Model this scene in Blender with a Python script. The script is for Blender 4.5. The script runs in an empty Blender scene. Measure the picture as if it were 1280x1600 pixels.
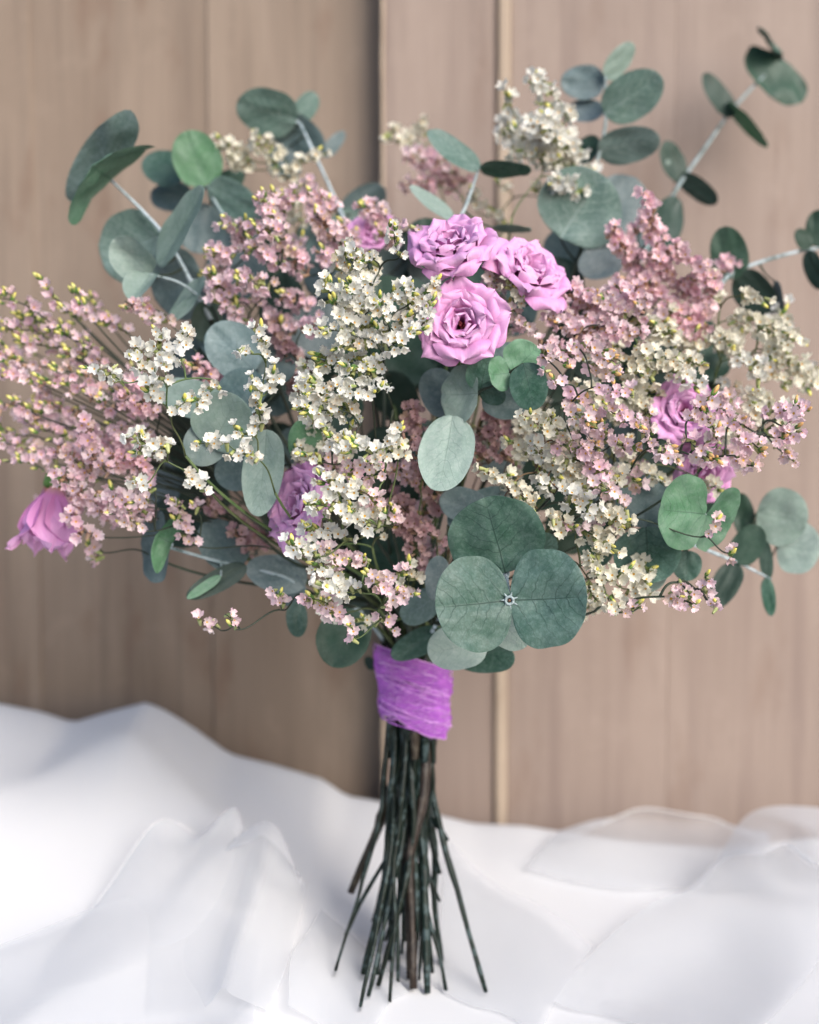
import bpy, math, random
import numpy as np
from mathutils import Vector, Matrix, Quaternion, noise
R = random.Random(7)
sc = bpy.context.scene
rad = math.radians
# ------------------------------------------------------------------ camera
PITCH = rad(4.0); H = 0.354
cd = bpy.data.cameras.new('camera'); cam = bpy.data.objects.new('camera', cd)
sc.collection.objects.link(cam); sc.camera = cam
cam.location = (0, 0, H); cam.rotation_euler = (rad(90) - PITCH, 0, 0)
cd.sensor_fit = 'VERTICAL'; cd.sensor_height = 36; cd.sensor_width = 28.8; cd.lens = 50
cd.clip_start = 0.02; cd.clip_end = 50
cd.dof.use_dof = True; cd.dof.focus_distance = 0.745; cd.dof.aperture_fstop = 3.5
# ------------------------------------------------------------------ sky and sun
SUN_EL, SUN_AZ = rad(34), rad(38)      # azimuth measured from behind the camera towards the right
w = bpy.data.worlds.new('World'); sc.world = w; w.use_nodes = True
nt = w.node_tree; nt.nodes.clear()
sky = nt.nodes.new('ShaderNodeTexSky'); sky.sky_type = 'NISHITA'; sky.sun_disc = False
sky.sun_elevation = SUN_EL; sky.air_density = 0.9; sky.dust_density = 2.2; sky.ozone_density = 0.6
bg = nt.nodes.new('ShaderNodeBackground'); bg.inputs[1].default_value = 0.12
wo = nt.nodes.new('ShaderNodeOutputWorld')
nt.links.new(sky.outputs[0], bg.inputs[0]); nt.links.new(bg.outputs[0], wo.inputs[0])
sun_dir = Vector((math.sin(SUN_AZ) * math.cos(SUN_EL), -math.cos(SUN_AZ) * math.cos(SUN_EL), math.sin(SUN_EL)))
sky.sun_rotation = math.atan2(sun_dir.x, sun_dir.y)
sl = bpy.data.lights.new('sun', 'SUN'); sl.energy = 1.5; sl.angle = rad(36); sl.color = (1.0, 0.965, 0.93)
so = bpy.data.objects.new('sun', sl); sc.collection.objects.link(so)
so.rotation_euler = (-sun_dir).to_track_quat('-Z', 'Y').to_euler()
sc.view_settings.view_transform = 'Standard'; sc.view_settings.look = 'None'
sc.view_settings.exposure = 0.96; sc.view_settings.gamma = 1
sc.render.engine = 'CYCLES'
sc.cycles.max_bounces = 7; sc.cycles.diffuse_bounces = 3; sc.cycles.glossy_bounces = 2
sc.cycles.transmission_bounces = 3; sc.cycles.transparent_max_bounces = 12
sc.cycles.use_denoising = True
sc.cycles.caustics_reflective = False; sc.cycles.caustics_refractive = False

# ------------------------------------------------------------------ where a thing of the photograph stands in space
CAM = Vector((0, 0, H)); FW = Vector((0, math.cos(PITCH), -math.sin(PITCH))); UP = Vector((0, math.sin(PITCH), math.cos(PITCH)))
RT = Vector((1, 0, 0))
def P(x, y, d):
    k = .36 / 800 * d
    return CAM + RT * ((x - 640) * k) + UP * ((800 - y) * k) + FW * d
def PY(x, y, Y):
    k = .36 / 800
    v = RT * ((x - 640) * k) + UP * ((800 - y) * k) + FW
    return CAM + v * (Y / v.y)
def S(d): return .36 / 800 * d       # metres per photo pixel at distance d

# ------------------------------------------------------------------ object helpers
col = sc.collection
def link(o, parent=None):
    col.objects.link(o)
    if parent: o.parent = parent
    return o
def tag(o, label=None, cat=None, group=None, kind=None):
    if label: o['label'] = label
    if cat: o['category'] = cat
    if group: o['group'] = group
    if kind: o['kind'] = kind
    return o
def empty(name, loc=(0, 0, 0)):
    o = bpy.data.objects.new(name, None); o.location = loc; o.empty_display_size = .01
    return link(o)
def mesh(name, V, F, mats, uv=None, smooth=True, fm=None):
    me = bpy.data.meshes.new(name); me.from_pydata([tuple(v) for v in V], [], F)
    for m in (mats if isinstance(mats, (list, tuple)) else [mats]): me.materials.append(m)
    if uv is not None:
        ul = me.uv_layers.new(name='UVMap')
        li = np.zeros(len(me.loops), dtype=np.int32); me.loops.foreach_get('vertex_index', li)
        ul.data.foreach_set('uv', np.asarray(uv, dtype=np.float32)[li].ravel())
    if fm is not None: me.polygons.foreach_set('material_index', fm)
    if smooth: me.polygons.foreach_set('use_smooth', [True] * len(me.polygons))
    me.update()
    return me
def obj(name, me, loc=(0, 0, 0), parent=None, org=None):
    """loc in world; org = world position of the parent"""
    o = bpy.data.objects.new(name, me)
    o.location = Vector(loc) - (org if org is not None else Vector())
    return link(o, parent)

def tube(path, radii, n=6, flat=1.0, cap=True):
    V, F, UVs = [], [], []
    m = len(path); pr = None; L = 0
    for i, p in enumerate(path):
        t = (path[min(i + 1, m - 1)] - path[max(i - 1, 0)])
        if t.length < 1e-9: t = Vector((0, 0, 1))
        t.normalize()
        if pr is None: a = t.orthogonal().normalized()
        else:
            a = pr - t * pr.dot(t)
            a = a.normalized() if a.length > 1e-6 else t.orthogonal().normalized()
        pr = a; b = t.cross(a); r = radii[i]
        if i: L += (p - path[i - 1]).length
        for k in range(n):
            th = 2 * math.pi * k / n
            V.append(p + a * (math.cos(th) * r) + b * (math.sin(th) * r * flat)); UVs.append((k / n, L * 20))
    for i in range(m - 1):
        for k in range(n):
            k2 = (k + 1) % n
            F.append((i * n + k, i * n + k2, (i + 1) * n + k2, (i + 1) * n + k))
    if cap: F.append(tuple(reversed(range(n)))); F.append(tuple((m - 1) * n + k for k in range(n)))
    return V, F, UVs
def merge(parts):
    V, F = [], []
    for p in parts:
        o = len(V); V += p[0]; F += [tuple(i + o for i in f) for f in p[1]]
    return V, F
def bez(p0, p1, p2, p3, n):
    out = []
    for i in range(n + 1):
        t = i / n; s = 1 - t
        out.append(p0 * s**3 + p1 * (3 * s * s * t) + p2 * (3 * s * t * t) + p3 * t**3)
    return out
def crom(pts, n):
    q = [pts[0] * 2 - pts[1]] + list(pts) + [pts[-1] * 2 - pts[-2]]; out = []
    for i in range(1, len(q) - 2):
        for k in range(n):
            t = k / n; a, b, c, d = q[i-1], q[i], q[i+1], q[i+2]
            out.append(.5 * ((2*b) + (c-a)*t + (2*a-5*b+4*c-d)*t*t + (3*b-a-3*c+d)*t**3))
    out.append(q[-2]); return out
def rv(s=1): return Vector((R.gauss(0, s), R.gauss(0, s), R.gauss(0, s)))

# ------------------------------------------------------------------ materials
class NT:
    def __init__(s, name):
        s.m = bpy.data.materials.new(name); s.m.use_nodes = True; s.t = s.m.node_tree; s.t.nodes.clear()
        s.out = s.t.nodes.new('ShaderNodeOutputMaterial')
    def n(s, typ, ins=None, **kw):
        nd = s.t.nodes.new('ShaderNode' + typ)
        for k, v in kw.items(): setattr(nd, k, v)
        for k, v in (ins or {}).items():
            sk = nd.inputs[k]
            if isinstance(v, bpy.types.NodeSocket): s.t.links.new(v, sk)
            elif isinstance(v, bpy.types.Node): s.t.links.new(v.outputs[0], sk)
            else: sk.default_value = v
        return nd
    def math(s, op, a, b=0, c=0, clamp=False):
        return s.n('Math', {0: a, 1: b, 2: c}, operation=op, use_clamp=clamp).outputs[0]
    def mix(s, f, a, b, mode='MIX'):
        nd = s.n('Mix', None, data_type='RGBA', blend_type=mode)
        for i, v in ((0, f), (6, a), (7, b)):
            if isinstance(v, bpy.types.NodeSocket): s.t.links.new(v, nd.inputs[i])
            else: nd.inputs[i].default_value = v if i == 0 else (*v[:3], 1)
        return nd.outputs[2]
    def ramp(s, f, stops):
        nd = s.n('ValToRGB', {0: f}); e = nd.color_ramp.elements
        while len(e) < len(stops): e.new(.5)
        for q, (p, c) in zip(e, stops): q.position = p; q.color = (*c, 1) if len(c) == 3 else c
        return nd.outputs[0]
    def mr(s, v, a, b, c=0, d=1):
        return s.n('MapRange', {0: v, 1: a, 2: b, 3: c, 4: d}).outputs[0]
    def uv(s): return s.n('TexCoord').outputs['UV']
    def ob(s): return s.n('TexCoord').outputs['Object']
    def rnd(s): return s.n('ObjectInfo').outputs['Random']
    def noise(s, vec, sc_, det=3, rough=.5, dist=0):
        return s.n('TexNoise', {'Vector': vec, 'Scale': sc_, 'Detail': det, 'Roughness': rough, 'Distortion': dist}).outputs[0]
    def hsv(s, c, h=.5, sa=1, v=1):
        return s.n('HueSaturation', {'Hue': h, 'Saturation': sa, 'Value': v, 'Fac': 1, 'Color': c}).outputs[0]
    def thin(s, colr, trans=.35, gloss=.06, rough=.45, bump=None, bs=.2, tcol=None, gm=None):
        nrm = {}
        if bump is not None:
            nrm = {'Normal': s.n('Bump', {'Height': bump, 'Strength': bs, 'Distance': .0006}).outputs[0]}
        d = s.n('BsdfDiffuse', {'Color': colr, **nrm}); t = s.n('BsdfTranslucent', {'Color': tcol if tcol is not None else colr, **nrm})
        m1 = s.n('MixShader', {0: trans, 1: d.outputs[0], 2: t.outputs[0]})
        g = s.n('BsdfGlossy', {'Color': (1, 1, 1, 1), 'Roughness': rough, **nrm})
        m2 = s.n('MixShader', {0: gm if gm is not None else gloss, 1: m1.outputs[0], 2: g.outputs[0]})
        s.t.links.new(m2.outputs[0], s.out.inputs[0]); return s.m
    def prin(s, colr, rough=.6, bump=None, bs=.3, bd=.001, spec=.5, **kw):
        ins = {'Base Color': colr, 'Roughness': rough, 'Specular IOR Level': spec, **kw}
        if bump is not None: ins['Normal'] = s.n('Bump', {'Height': bump, 'Strength': bs, 'Distance': bd}).outputs[0]
        b = s.n('BsdfPrincipled', ins); s.t.links.new(b.outputs[0], s.out.inputs[0]); return s.m

def leaf_mat(name, ca, cb, vein, bloom, vstr=.6, back=None):
    m = NT(name); uv = m.uv(); ob = m.ob()
    sx = m.n('SeparateXYZ', {0: uv}); u = m.math('SUBTRACT', sx.outputs[0], .5); v = sx.outputs[1]
    au = m.math('ABSOLUTE', u)
    n1 = m.noise(uv, 3.2, 3); n2 = m.noise(uv, 9, 3)
    # side veins leave the midrib low and fan out
    k = m.math('SUBTRACT', v, m.math('MULTIPLY', au, m.math('ADD', .55, m.math('MULTIPLY', v, .5))))
    k = m.math('ADD', k, m.math('ADD', m.math('MULTIPLY', m.math('SUBTRACT', n1, .5), .22), m.math('MULTIPLY', m.math('SUBTRACT', n2, .5), .10)))
    fr = m.math('ABSOLUTE', m.math('SUBTRACT', m.math('FRACT', m.math('MULTIPLY', k, 6.3)), .5))
    side = m.mr(fr, .0, .085, 1, 0)
    side = m.math('MULTIPLY', side, m.mr(au, .0, .47, 1, .25))
    mid = m.mr(m.math('ADD', au, m.math('MULTIPLY', v, .006)), .004, .013, 1, 0)
    mid = m.math('MULTIPLY', mid, m.mr(v, .75, 1.0, 1, 0))
    vo = m.n('TexVoronoi', {'Vector': m.n('VectorMath', {0: uv, 1: m.n('CombineXYZ', {0: m.math('MULTIPLY', n2, .06), 1: m.math('MULTIPLY', n1, .08)}).outputs[0]}, operation='ADD').outputs[0], 'Scale': 24}, feature='DISTANCE_TO_EDGE').outputs[0]
    net = m.mr(vo, .0, .10, .30, 0)
    vn = m.math('MAXIMUM', m.math('MAXIMUM', side, mid), net)
    rn = m.rnd()
    base = m.mix(m.mr(m.noise(ob, 70, 4, .6), .3, .7), ca, cb)
    base = m.mix(m.mr(m.noise(ob, 420, 2, .6), .45, .75, 0, .35), base, bloom)
    base = m.mix(m.mr(m.noise(uv, 2.3, 4, .6, .6), .48, .8, 0, .35), base, bloom)
    base = m.hsv(base, h=m.mr(rn, 0, 1, .485, .515), sa=m.mr(rn, 0, 1, 1.1, .85), v=m.mr(m.math('FRACT', m.math('MULTIPLY', rn, 7.3)), 0, 1, .8, 1.2))
    colr = m.mix(m.math('MULTIPLY', vn, vstr), base, vein)
    # old brown spots
    sp = m.mr(m.noise(m.n('VectorMath', {0: uv, 1: m.n('CombineXYZ', {0: rn, 1: rn}).outputs[0]}, operation='ADD').outputs[0], 14, 2, .5), .74, .80, 0, .5)
    colr = m.mix(sp, colr, (.10, .09, .05))
    if back is not None:
        colr = m.mix(m.n('NewGeometry').outputs['Backfacing'], colr, back)
    h = m.math('SUBTRACT', m.math('MULTIPLY', m.noise(ob, 300, 4), .5), m.math('MULTIPLY', vn, .8))
    return m.thin(colr, trans=.14, gloss=.07, rough=.48, bump=h, bs=.28, gm=m.mr(m.noise(ob, 60, 3), .3, .7, .01, .035))
M = {}
M['leaf_green'] = leaf_mat('leaf_green', (.040, .105, .072), (.075, .15, .118), (.012, .036, .028), (.20, .30, .265), .78)
M['leaf_bright'] = leaf_mat('leaf_bright', (.09, .22, .12), (.135, .26, .17), (.025, .07, .05), (.24, .34, .28), .55)
M['leaf_blue'] = leaf_mat('leaf_blue', (.095, .15, .155), (.145, .205, .21), (.05, .08, .09), (.27, .33, .34), .5)
M['leaf_pale'] = leaf_mat('leaf_pale', (.22, .31, .27), (.28, .37, .33), (.10, .16, .14), (.42, .49, .47), .5)
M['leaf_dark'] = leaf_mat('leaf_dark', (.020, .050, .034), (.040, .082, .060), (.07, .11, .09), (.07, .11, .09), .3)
M['leaf_rib'] = leaf_mat('leaf_rib', (.075, .14, .12), (.125, .20, .18), (.36, .45, .44), (.28, .36, .35), .6)

def stem_mat(name, ca, cb, bloom=None, rough=.5):
    m = NT(name); ob = m.ob()
    c = m.mix(m.mr(m.noise(ob, 90, 4, .6), .35, .65), ca, cb)
    if bloom: c = m.mix(m.mr(m.noise(ob, 160, 3, .6), .52, .62), c, bloom)
    c = m.hsv(c, v=m.mr(m.rnd(), 0, 1, .65, 1.35), h=m.mr(m.rnd(), 0, 1, .47, .52))
    return m.prin(c, rough, bump=m.noise(ob, 260, 4), bs=.5, bd=.0008, spec=.22 if name == 'stem_low' else .4)
M['stem_dark'] = stem_mat('stem_dark', (.012, .022, .013), (.035, .05, .03))
M['stem_green'] = stem_mat('stem_green', (.05, .085, .025), (.10, .135, .05))
M['stem_euc'] = stem_mat('stem_euc', (.26, .34, .36), (.42, .49, .52), (.12, .17, .17), .6)
M['stem_brown'] = stem_mat('stem_brown', (.09, .045, .03), (.16, .10, .05))
M['stem_olive'] = stem_mat('stem_olive', (.10, .10, .02), (.05, .07, .02))
M['stem_low'] = stem_mat('stem_low', (.003, .008, .006), (.009, .017, .012), (.035, .055, .055), .4)

def floret_mat(name, ca, cb, edge, amt):
    m = NT(name); ob = m.ob()
    r = m.n('VectorMath', {0: m.n('VectorMath', {0: ob, 1: (1, 1, 0)}, operation='MULTIPLY').outputs[0]}, operation='LENGTH').outputs['Value']
    rn = m.rnd(); c = m.mix(rn, ca, cb)
    c = m.mix(m.math('MULTIPLY', m.mr(r, .0012, .0030), m.math('MULTIPLY', m.math('FRACT', m.math('MULTIPLY', rn, 5.7)), amt)), c, edge)
    c = m.hsv(c, v=m.mr(m.math('FRACT', m.math('MULTIPLY', rn, 13.1)), 0, 1, .78, 1.12))
    wv = m.noise(ob, 1500, 2)
    old = m.math('MULTIPLY', m.mr(m.math('FRACT', m.math('MULTIPLY', rn, 31.7)), .86, .95), m.mr(m.noise(ob, 500, 3), .35, .6))
    c = m.mix(m.math('MULTIPLY', old, .6), c, (.42, .30, .16))
    return m.thin(c, trans=.42, gloss=.02, rough=.5, bump=wv, bs=.6)
M['fl_white'] = floret_mat('floret_white', (.92, .92, .87), (.90, .89, .80), (.94, .94, .92), .8)
M['fl_cream'] = floret_mat('floret_cream', (.90, .88, .76), (.87, .84, .70), (.90, .87, .75), .8)
M['fl_pink'] = floret_mat('floret_pink', (.90, .60, .69), (.92, .74, .78), (.93, .84, .85), .7)
M['fl_rose'] = floret_mat('floret_deep_pink', (.91, .56, .65), (.92, .69, .73), (.94, .80, .81), .6)
M['fl_pale'] = floret_mat('floret_pale_pink', (.92, .72, .77), (.93, .82, .81), (.84, .40, .60), .55)
M['fl_lilac'] = floret_mat('floret_lilac_pink', (.91, .62, .73), (.93, .74, .79), (.88, .76, .80), .7)
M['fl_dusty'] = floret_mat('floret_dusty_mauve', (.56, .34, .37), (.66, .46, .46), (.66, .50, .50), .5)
M['throat_y'] = NT('throat_yellow').prin((.62, .36, .04, 1), .6)
M['throat_d'] = NT('throat_dark').prin((.20, .12, .06, 1), .7)
def simple(name, a, b, rough=.5, s=400):
    m = NT(name); c = m.mix(m.mr(m.noise(m.ob(), s, 3), .4, .6), a, b)
    c = m.hsv(c, v=m.mr(m.rnd(), 0, 1, .75, 1.2)); return m.prin(c, rough)
M['stem_low_brown'] = stem_mat('stem_low_brown', (.016, .011, .006), (.035, .024, .013), (.06, .05, .035), .45)
M['cut_end'] = simple('cut_end', (.20, .19, .11), (.30, .27, .17))
M['calyx'] = simple('calyx_green', (.22, .28, .09), (.36, .38, .16))
M['calyx_b'] = simple('calyx_brown', (.34, .20, .17), (.42, .28, .18))
M['bud_y'] = simple('bud_yellow', (.62, .56, .10), (.72, .70, .28))
M['bract'] = simple('bract_green', (.05, .13, .02), (.11, .22, .04))
M['bud_o'] = simple('bud_orange', (.62, .34, .12), (.66, .48, .18))

def petal_mat():
    m = NT('rose_petal'); uv = m.uv(); sx = m.n('SeparateXYZ', {0: uv}); v = sx.outputs[1]
    c = m.mix(m.mr(v, .0, .75), (.66, .20, .52), (.87, .46, .78))
    c = m.mix(m.mr(v, .8, 1.0, 0, .45), c, (.92, .68, .88))
    c = m.mix(m.mr(v, .0, .14, .8, 0), c, (.55, .35, .10))
    st = m.noise(m.n('VectorMath', {0: uv, 1: (38, 2.2, 1)}, operation='MULTIPLY').outputs[0], 1, 3)
    c = m.mix(m.mr(st, .42, .7, 0, .22), c, (.60, .22, .60))
    c = m.hsv(c, v=m.mr(m.rnd(), 0, 1, .9, 1.08), h=m.mr(m.rnd(), 0, 1, .492, .508))
    return m.thin(c, trans=.33, gloss=.03, rough=.5, bump=st, bs=.35, tcol=m.hsv(c, sa=1.15))
M['petal'] = petal_mat()
M['rose_core'] = simple('rose_core', (.20, .02, .06), (.36, .05, .10))
M['stamen'] = simple('rose_stamen', (.22, .03, .05), (.34, .07, .06))

def ribbon_mat():
    m = NT('purple_fabric'); uv = m.uv()
    st = m.noise(m.n('VectorMath', {0: uv, 1: (6, 90, 1)}, operation='MULTIPLY').outputs[0], 1, 4, .65)
    n2 = m.noise(m.n('VectorMath', {0: uv, 1: (7, 3, 1)}, operation='MULTIPLY').outputs[0], 1, 3)
    c = m.mix(m.mr(st, .35, .65), (.42, .06, .58), (.74, .24, .88))
    c = m.mix(m.mr(n2, .4, .7, 0, .55), c, (.30, .06, .50))
    e = m.n('SeparateXYZ', {0: uv}).outputs[1]
    ed = m.math('ABSOLUTE', m.math('SUBTRACT', e, .5))
    c = m.mix(m.math('MULTIPLY', m.mr(ed, .40, .5, 0, .6), m.mr(n2, .4, .6)), c, (.70, .33, .80))
    wv = m.n('TexWave', {'Vector': uv, 'Scale': 60, 'Distortion': 1.5}).outputs[1]
    return m.thin(c, trans=.12, gloss=.05, rough=.45, bump=m.math('ADD', st, m.math('MULTIPLY', wv, .2)), bs=.8)
M['ribbon'] = ribbon_mat()
M['strand'] = simple('purple_strand', (.42, .09, .58), (.66, .24, .80))
M['thread'] = simple('purple_thread', (.62, .26, .72), (.72, .40, .80))

def wall_mat(name, ca, cb, cc, stain=1.0):
    m = NT(name); p = m.n('NewGeometry').outputs['Position']
    rn = m.rnd()
    p2 = m.n('VectorMath', {0: p, 1: m.n('CombineXYZ', {0: m.math('MULTIPLY', rn, 7), 2: m.math('MULTIPLY', rn, 3)}).outputs[0]}, operation='ADD').outputs[0]
    st = m.n('VectorMath', {0: p2, 1: (60, 1, 2.2)}, operation='MULTIPLY').outputs[0]
    st2 = m.n('VectorMath', {0: p2, 1: (16, 1, 1.6)}, operation='MULTIPLY').outputs[0]
    g = m.noise(st, 1, 5, .6, .4); g2 = m.noise(st2, 1, 4, .55, .7)
    c = m.mix(m.mr(g2, .35, .68), ca, cb)
    c = m.mix(m.mr(g, .50, .72, 0, .55), c, cc)
    big = m.noise(m.n('VectorMath', {0: p2, 1: (9, 1, 6)}, operation='MULTIPLY').outputs[0], 1, 5, .65, .5)
    c = m.mix(m.mr(big, .45, .62, 0, .6), c, ca)
    c = m.mix(m.mr(m.noise(m.n('VectorMath', {0: p2, 1: (22, 1, 22)}, operation='MULTIPLY').outputs[0], 1, 6, .7), .56, .64, 0, .4), c, cb)
    c = m.mix(m.mr(m.noise(m.n('VectorMath', {0: p2, 1: (34, 1, 1.3)}, operation='MULTIPLY').outputs[0], 1, 4, .6, .8), .56, .74, 0, .6), c, cc)
    fine = m.noise(m.n('VectorMath', {0: p2, 1: (260, 1, 9)}, operation='MULTIPLY').outputs[0], 1, 3)
    c = m.mix(m.mr(fine, .5, .7, 0, .22), c, cc)
    s = m.math('MULTIPLY', m.mr(m.noise(m.n('VectorMath', {0: p2, 1: (26, 1, 9)}, operation='MULTIPLY').outputs[0], 1, 4, .6), .56, .68), stain)
    c = m.mix(m.math('MULTIPLY', s, .55), c, (.15, .085, .055))
    return m.prin(c, .62, bump=m.math('ADD', m.math('ADD', g, big), m.math('MULTIPLY', fine, .4)), bs=.5, bd=.0012)
M['wall_left'] = wall_mat('taupe_paint_warm', (.205, .153, .114), (.268, .206, .158), (.125, .089, .067), .9)
M['wall_right'] = wall_mat('taupe_paint', (.250, .190, .158), (.305, .237, .199), (.175, .126, .108), .5)
M['wall_bead'] = wall_mat('raw_wood', (.36, .28, .21), (.46, .37, .28), (.27, .20, .15), .5)
def cloth_mat(name, colr, trans, weave):
    m = NT(name); ob = m.ob()
    wv = m.n('TexWave', {'Vector': ob, 'Scale': weave}, bands_direction='X').outputs[1]
    wv2 = m.n('TexWave', {'Vector': ob, 'Scale': weave}, bands_direction='Y').outputs[1]
    h = m.math('ADD', m.math('ADD', wv, wv2), m.noise(ob, 60, 4))
    return m.thin(colr, trans=trans, gloss=.02, rough=.6, bump=h, bs=.15)
M['cloth'] = cloth_mat('white_cotton', (.70, .71, .725, 1), .14, 700)
def tulle_mat():
    m = NT('white_tulle'); ob = m.ob()
    fc = m.n('LayerWeight', {'Blend': .5}).outputs['Facing']
    # a mesh of threads closes up as it turns edge-on
    a = m.mr(m.math('POWER', fc, 2.0), 0, 1, .34, .92)
    d = m.n('BsdfDiffuse', {'Color': (.75, .765, .79, 1)}); t = m.n('BsdfTranslucent', {'Color': (.75, .765, .79, 1)})
    ms = m.n('MixShader', {0: .5, 1: d.outputs[0], 2: t.outputs[0]})
    tr = m.n('BsdfTransparent')
    mm = m.n('MixShader', {0: a, 1: tr.outputs[0], 2: ms.outputs[0]})
    m.t.links.new(mm.outputs[0], m.out.inputs[0]); return m.m
M['tulle'] = tulle_mat()

# ------------------------------------------------------------------ the wall
WY = 1.085
def box_mesh(name, x0, x1, y0, y1, z0, z1, mat, bev=.002):
    xs = [x0, x0 + bev, x1 - bev, x1]; V = []
    for z in (z0, z1):
        V += [(x0, y1, z), (x0, y0 + bev, z), (x0 + bev * .3, y0 + bev * .3, z), (x0 + bev, y0, z), (x1 - bev, y0, z), (x1 - bev * .3, y0 + bev * .3, z), (x1, y0 + bev, z), (x1, y1, z)]
    n = 8; F = [(i, (i + 1) % n, n + (i + 1) % n, n + i) for i in range(n)]
    F += [tuple(reversed(range(n))), tuple(range(n, 2 * n))]
    return mesh(name, V, F, mat, smooth=False)
wall = tag(empty('wall', (0, WY, 0)), 'weathered taupe painted board wall standing behind the bouquet', 'wall', kind='structure')
def xw(px, Y): return PY(px, 800, Y).x
def board(px0, px1, Y, mat, th=.03, z0=-.12, z1=.75, name='plank', bev=.002):
    a, b = xw(px0, Y), xw(px1, Y)
    me = box_mesh(name, a, b, Y, Y + th, z0, z1, M[mat], bev)
    o = bpy.data.objects.new(name, me); o.location = (0, -WY, 0); link(o, wall); return o
YL, YR = WY + .024, WY
for a, b in ((-700, -260), (-259.8, 60), (60.2, 331), (331.2, 598)): board(a, b, YL + (.0015 if a == 60.2 else .0008 if a == -700 else 0), 'wall_left', bev=.0003)
board(597, 775, YR, 'wall_right', th=.06, bev=.003)
board(775.5, 795, YR - .004, 'wall_bead', th=.05, name='bead', bev=.002)
for a, b in ((795.5, 1047), (1047.2, 1331), (1331.2, 1642), (1642.2, 2050)): board(a, b, YR + (.0006 if a == 1047.2 else 0), 'wall_right', bev=.0003)
board(-700, 2050, YL + .036, 'wall_left', th=.02, name='backing_board')
# worn pale arris on the proud board
a = xw(597, YR)
V, F, _ = tube([Vector((a + .0008 + .0006 * noise.noise(Vector((0, 0, z * 30))), YR + .0006, z)) for z in np.linspace(-.11, .74, 60)],
               [.0016 + .001 * noise.noise(Vector((3, 0, z * 45))) for z in np.linspace(-.11, .74, 60)], 6)
o = bpy.data.objects.new('worn_edge', mesh('worn_edge', V, F, M['wall_bead'])); o.location = (0, -WY, 0); link(o, wall)

# ------------------------------------------------------------------ the cloth
def sm(t): t = min(1, max(0, t)); return t * t * (3 - 2 * t)
CR = [(-500, 1080), (-120, 1082), (0, 1098), (60, 1110), (112, 1127), (170, 1110), (228, 1096), (262, 1112), (300, 1136), (358, 1178), (430, 1196), (505, 1218), (540, 1243), (585, 1250),
      (640, 1262), (740, 1287), (820, 1291), (905, 1305), (1000, 1318), (1130, 1328), (1280, 1312), (1500, 1290), (1800, 1300)]
YC = 1.045
crest = sorted((PY(px, py, YC).x, PY(px, py, YC).z) for px, py in CR)
cx_, cz_ = [c[0] for c in crest], [c[1] for c in crest]
gx_ = np.linspace(cx_[0], cx_[-1], 240); gz_ = np.interp(gx_, cx_, cz_)
kr_ = np.hanning(61); kr_ /= kr_.sum(); gs_ = np.convolve(np.pad(gz_, 30, mode='edge'), kr_, mode='valid')
def ridge(x, y, x0, y0, x1, y1, w_, h):
    dx, dy = x1 - x0, y1 - y0; L2 = dx * dx + dy * dy
    t = ((x - x0) * dx + (y - y0) * dy) / L2; tc = min(1, max(0, t))
    d = math.hypot(x - x0 - dx * tc, y - y0 - dy * tc)
    s = ((x - x0) * dy - (y - y0) * dx)
    wv = w_ * (1.0 if s > 0 else .45)
    return h * math.exp(-(d / wv) ** 1.6) * sm(1.15 - abs(2 * t - 1) * .8)
RID = [(-.30, .62, -.12, .86, .045, .020), (-.42, .80, -.20, 1.0, .06, .022), (-.16, .60, -.06, .83, .025, .014), (-.36, .48, -.2, .70, .06, .015),
       (.10, .66, .34, .96, .05, .012), (.04, .90, .22, .70, .045, .011), (.28, .62, .45, .86, .05, .014), (-.05, .55, .14, .68, .05, .010),
       (.08, 1.0, .3, .93, .03, .008), (-.25, 1.03, -.1, .93, .03, .010), (-.5, .9, -.3, .78, .05, .015)]
def cloth_z(x, y):
    zc = float(np.interp(x, cx_, cz_)) if y > .5 else float(np.interp(x, cx_, cz_))
    sx = x * (1 + (y - YC) * .3)
    zc = float(np.interp(sx, cx_, cz_)); zs = float(np.interp(sx, gx_, gs_)); zc = zs + (zc - zs) * sm((y - .88) / .15)
    y0 = .62 if zc > .08 else .62 + (.08 - zc) * 3.5
    t = (y - y0) / (YC - y0)
    blend = sm(t) * .55 + max(0, min(1, t)) ** 1.8 * .45
    z = zc * blend
    if y > YC: z = zc - ((y - YC) / .03) ** 2 * .03
    n = noise.noise(Vector((x * 5, y * 5, 1.3))) * .007 + noise.noise(Vector((x * 12, y * 10, 4))) * .003
    k = sm((y - .3) / .2) * (1 - sm((y - .98) / .06) * .7)
    g = math.exp(-((x - 0.0) ** 2 / .006 + (y - .87) ** 2 / .004))
    z += (n * .6 + .38 * sum(ridge(x, y, *r) for r in RID)) * k * (1 - g)
    return z
def cloth_sheet(x0, x1, y0, y1, nx, ny, fz):
    V, F, UVs = [], [], []
    for j in range(ny + 1):
        for i in range(nx + 1):
            x = x0 + (x1 - x0) * i / nx; y = y0 + (y1 - y0) * j / ny
            V.append((x, y, fz(x, y))); UVs.append((x * 2, y * 2))
    for j in range(ny):
        for i in range(nx):
            a = j * (nx + 1) + i; F.append((a, a + 1, a + nx + 2, a + nx + 1))
    return V, F, UVs
V, F, UVs = cloth_sheet(-.95, .95, .12, 1.075, 260, 150, cloth_z)
cl = obj('tablecloth', mesh('tablecloth', V, F, M['cloth'], UVs))
tag(cl, 'white cotton cloth spread under the stems and heaped against the wall', 'cloth')

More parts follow.
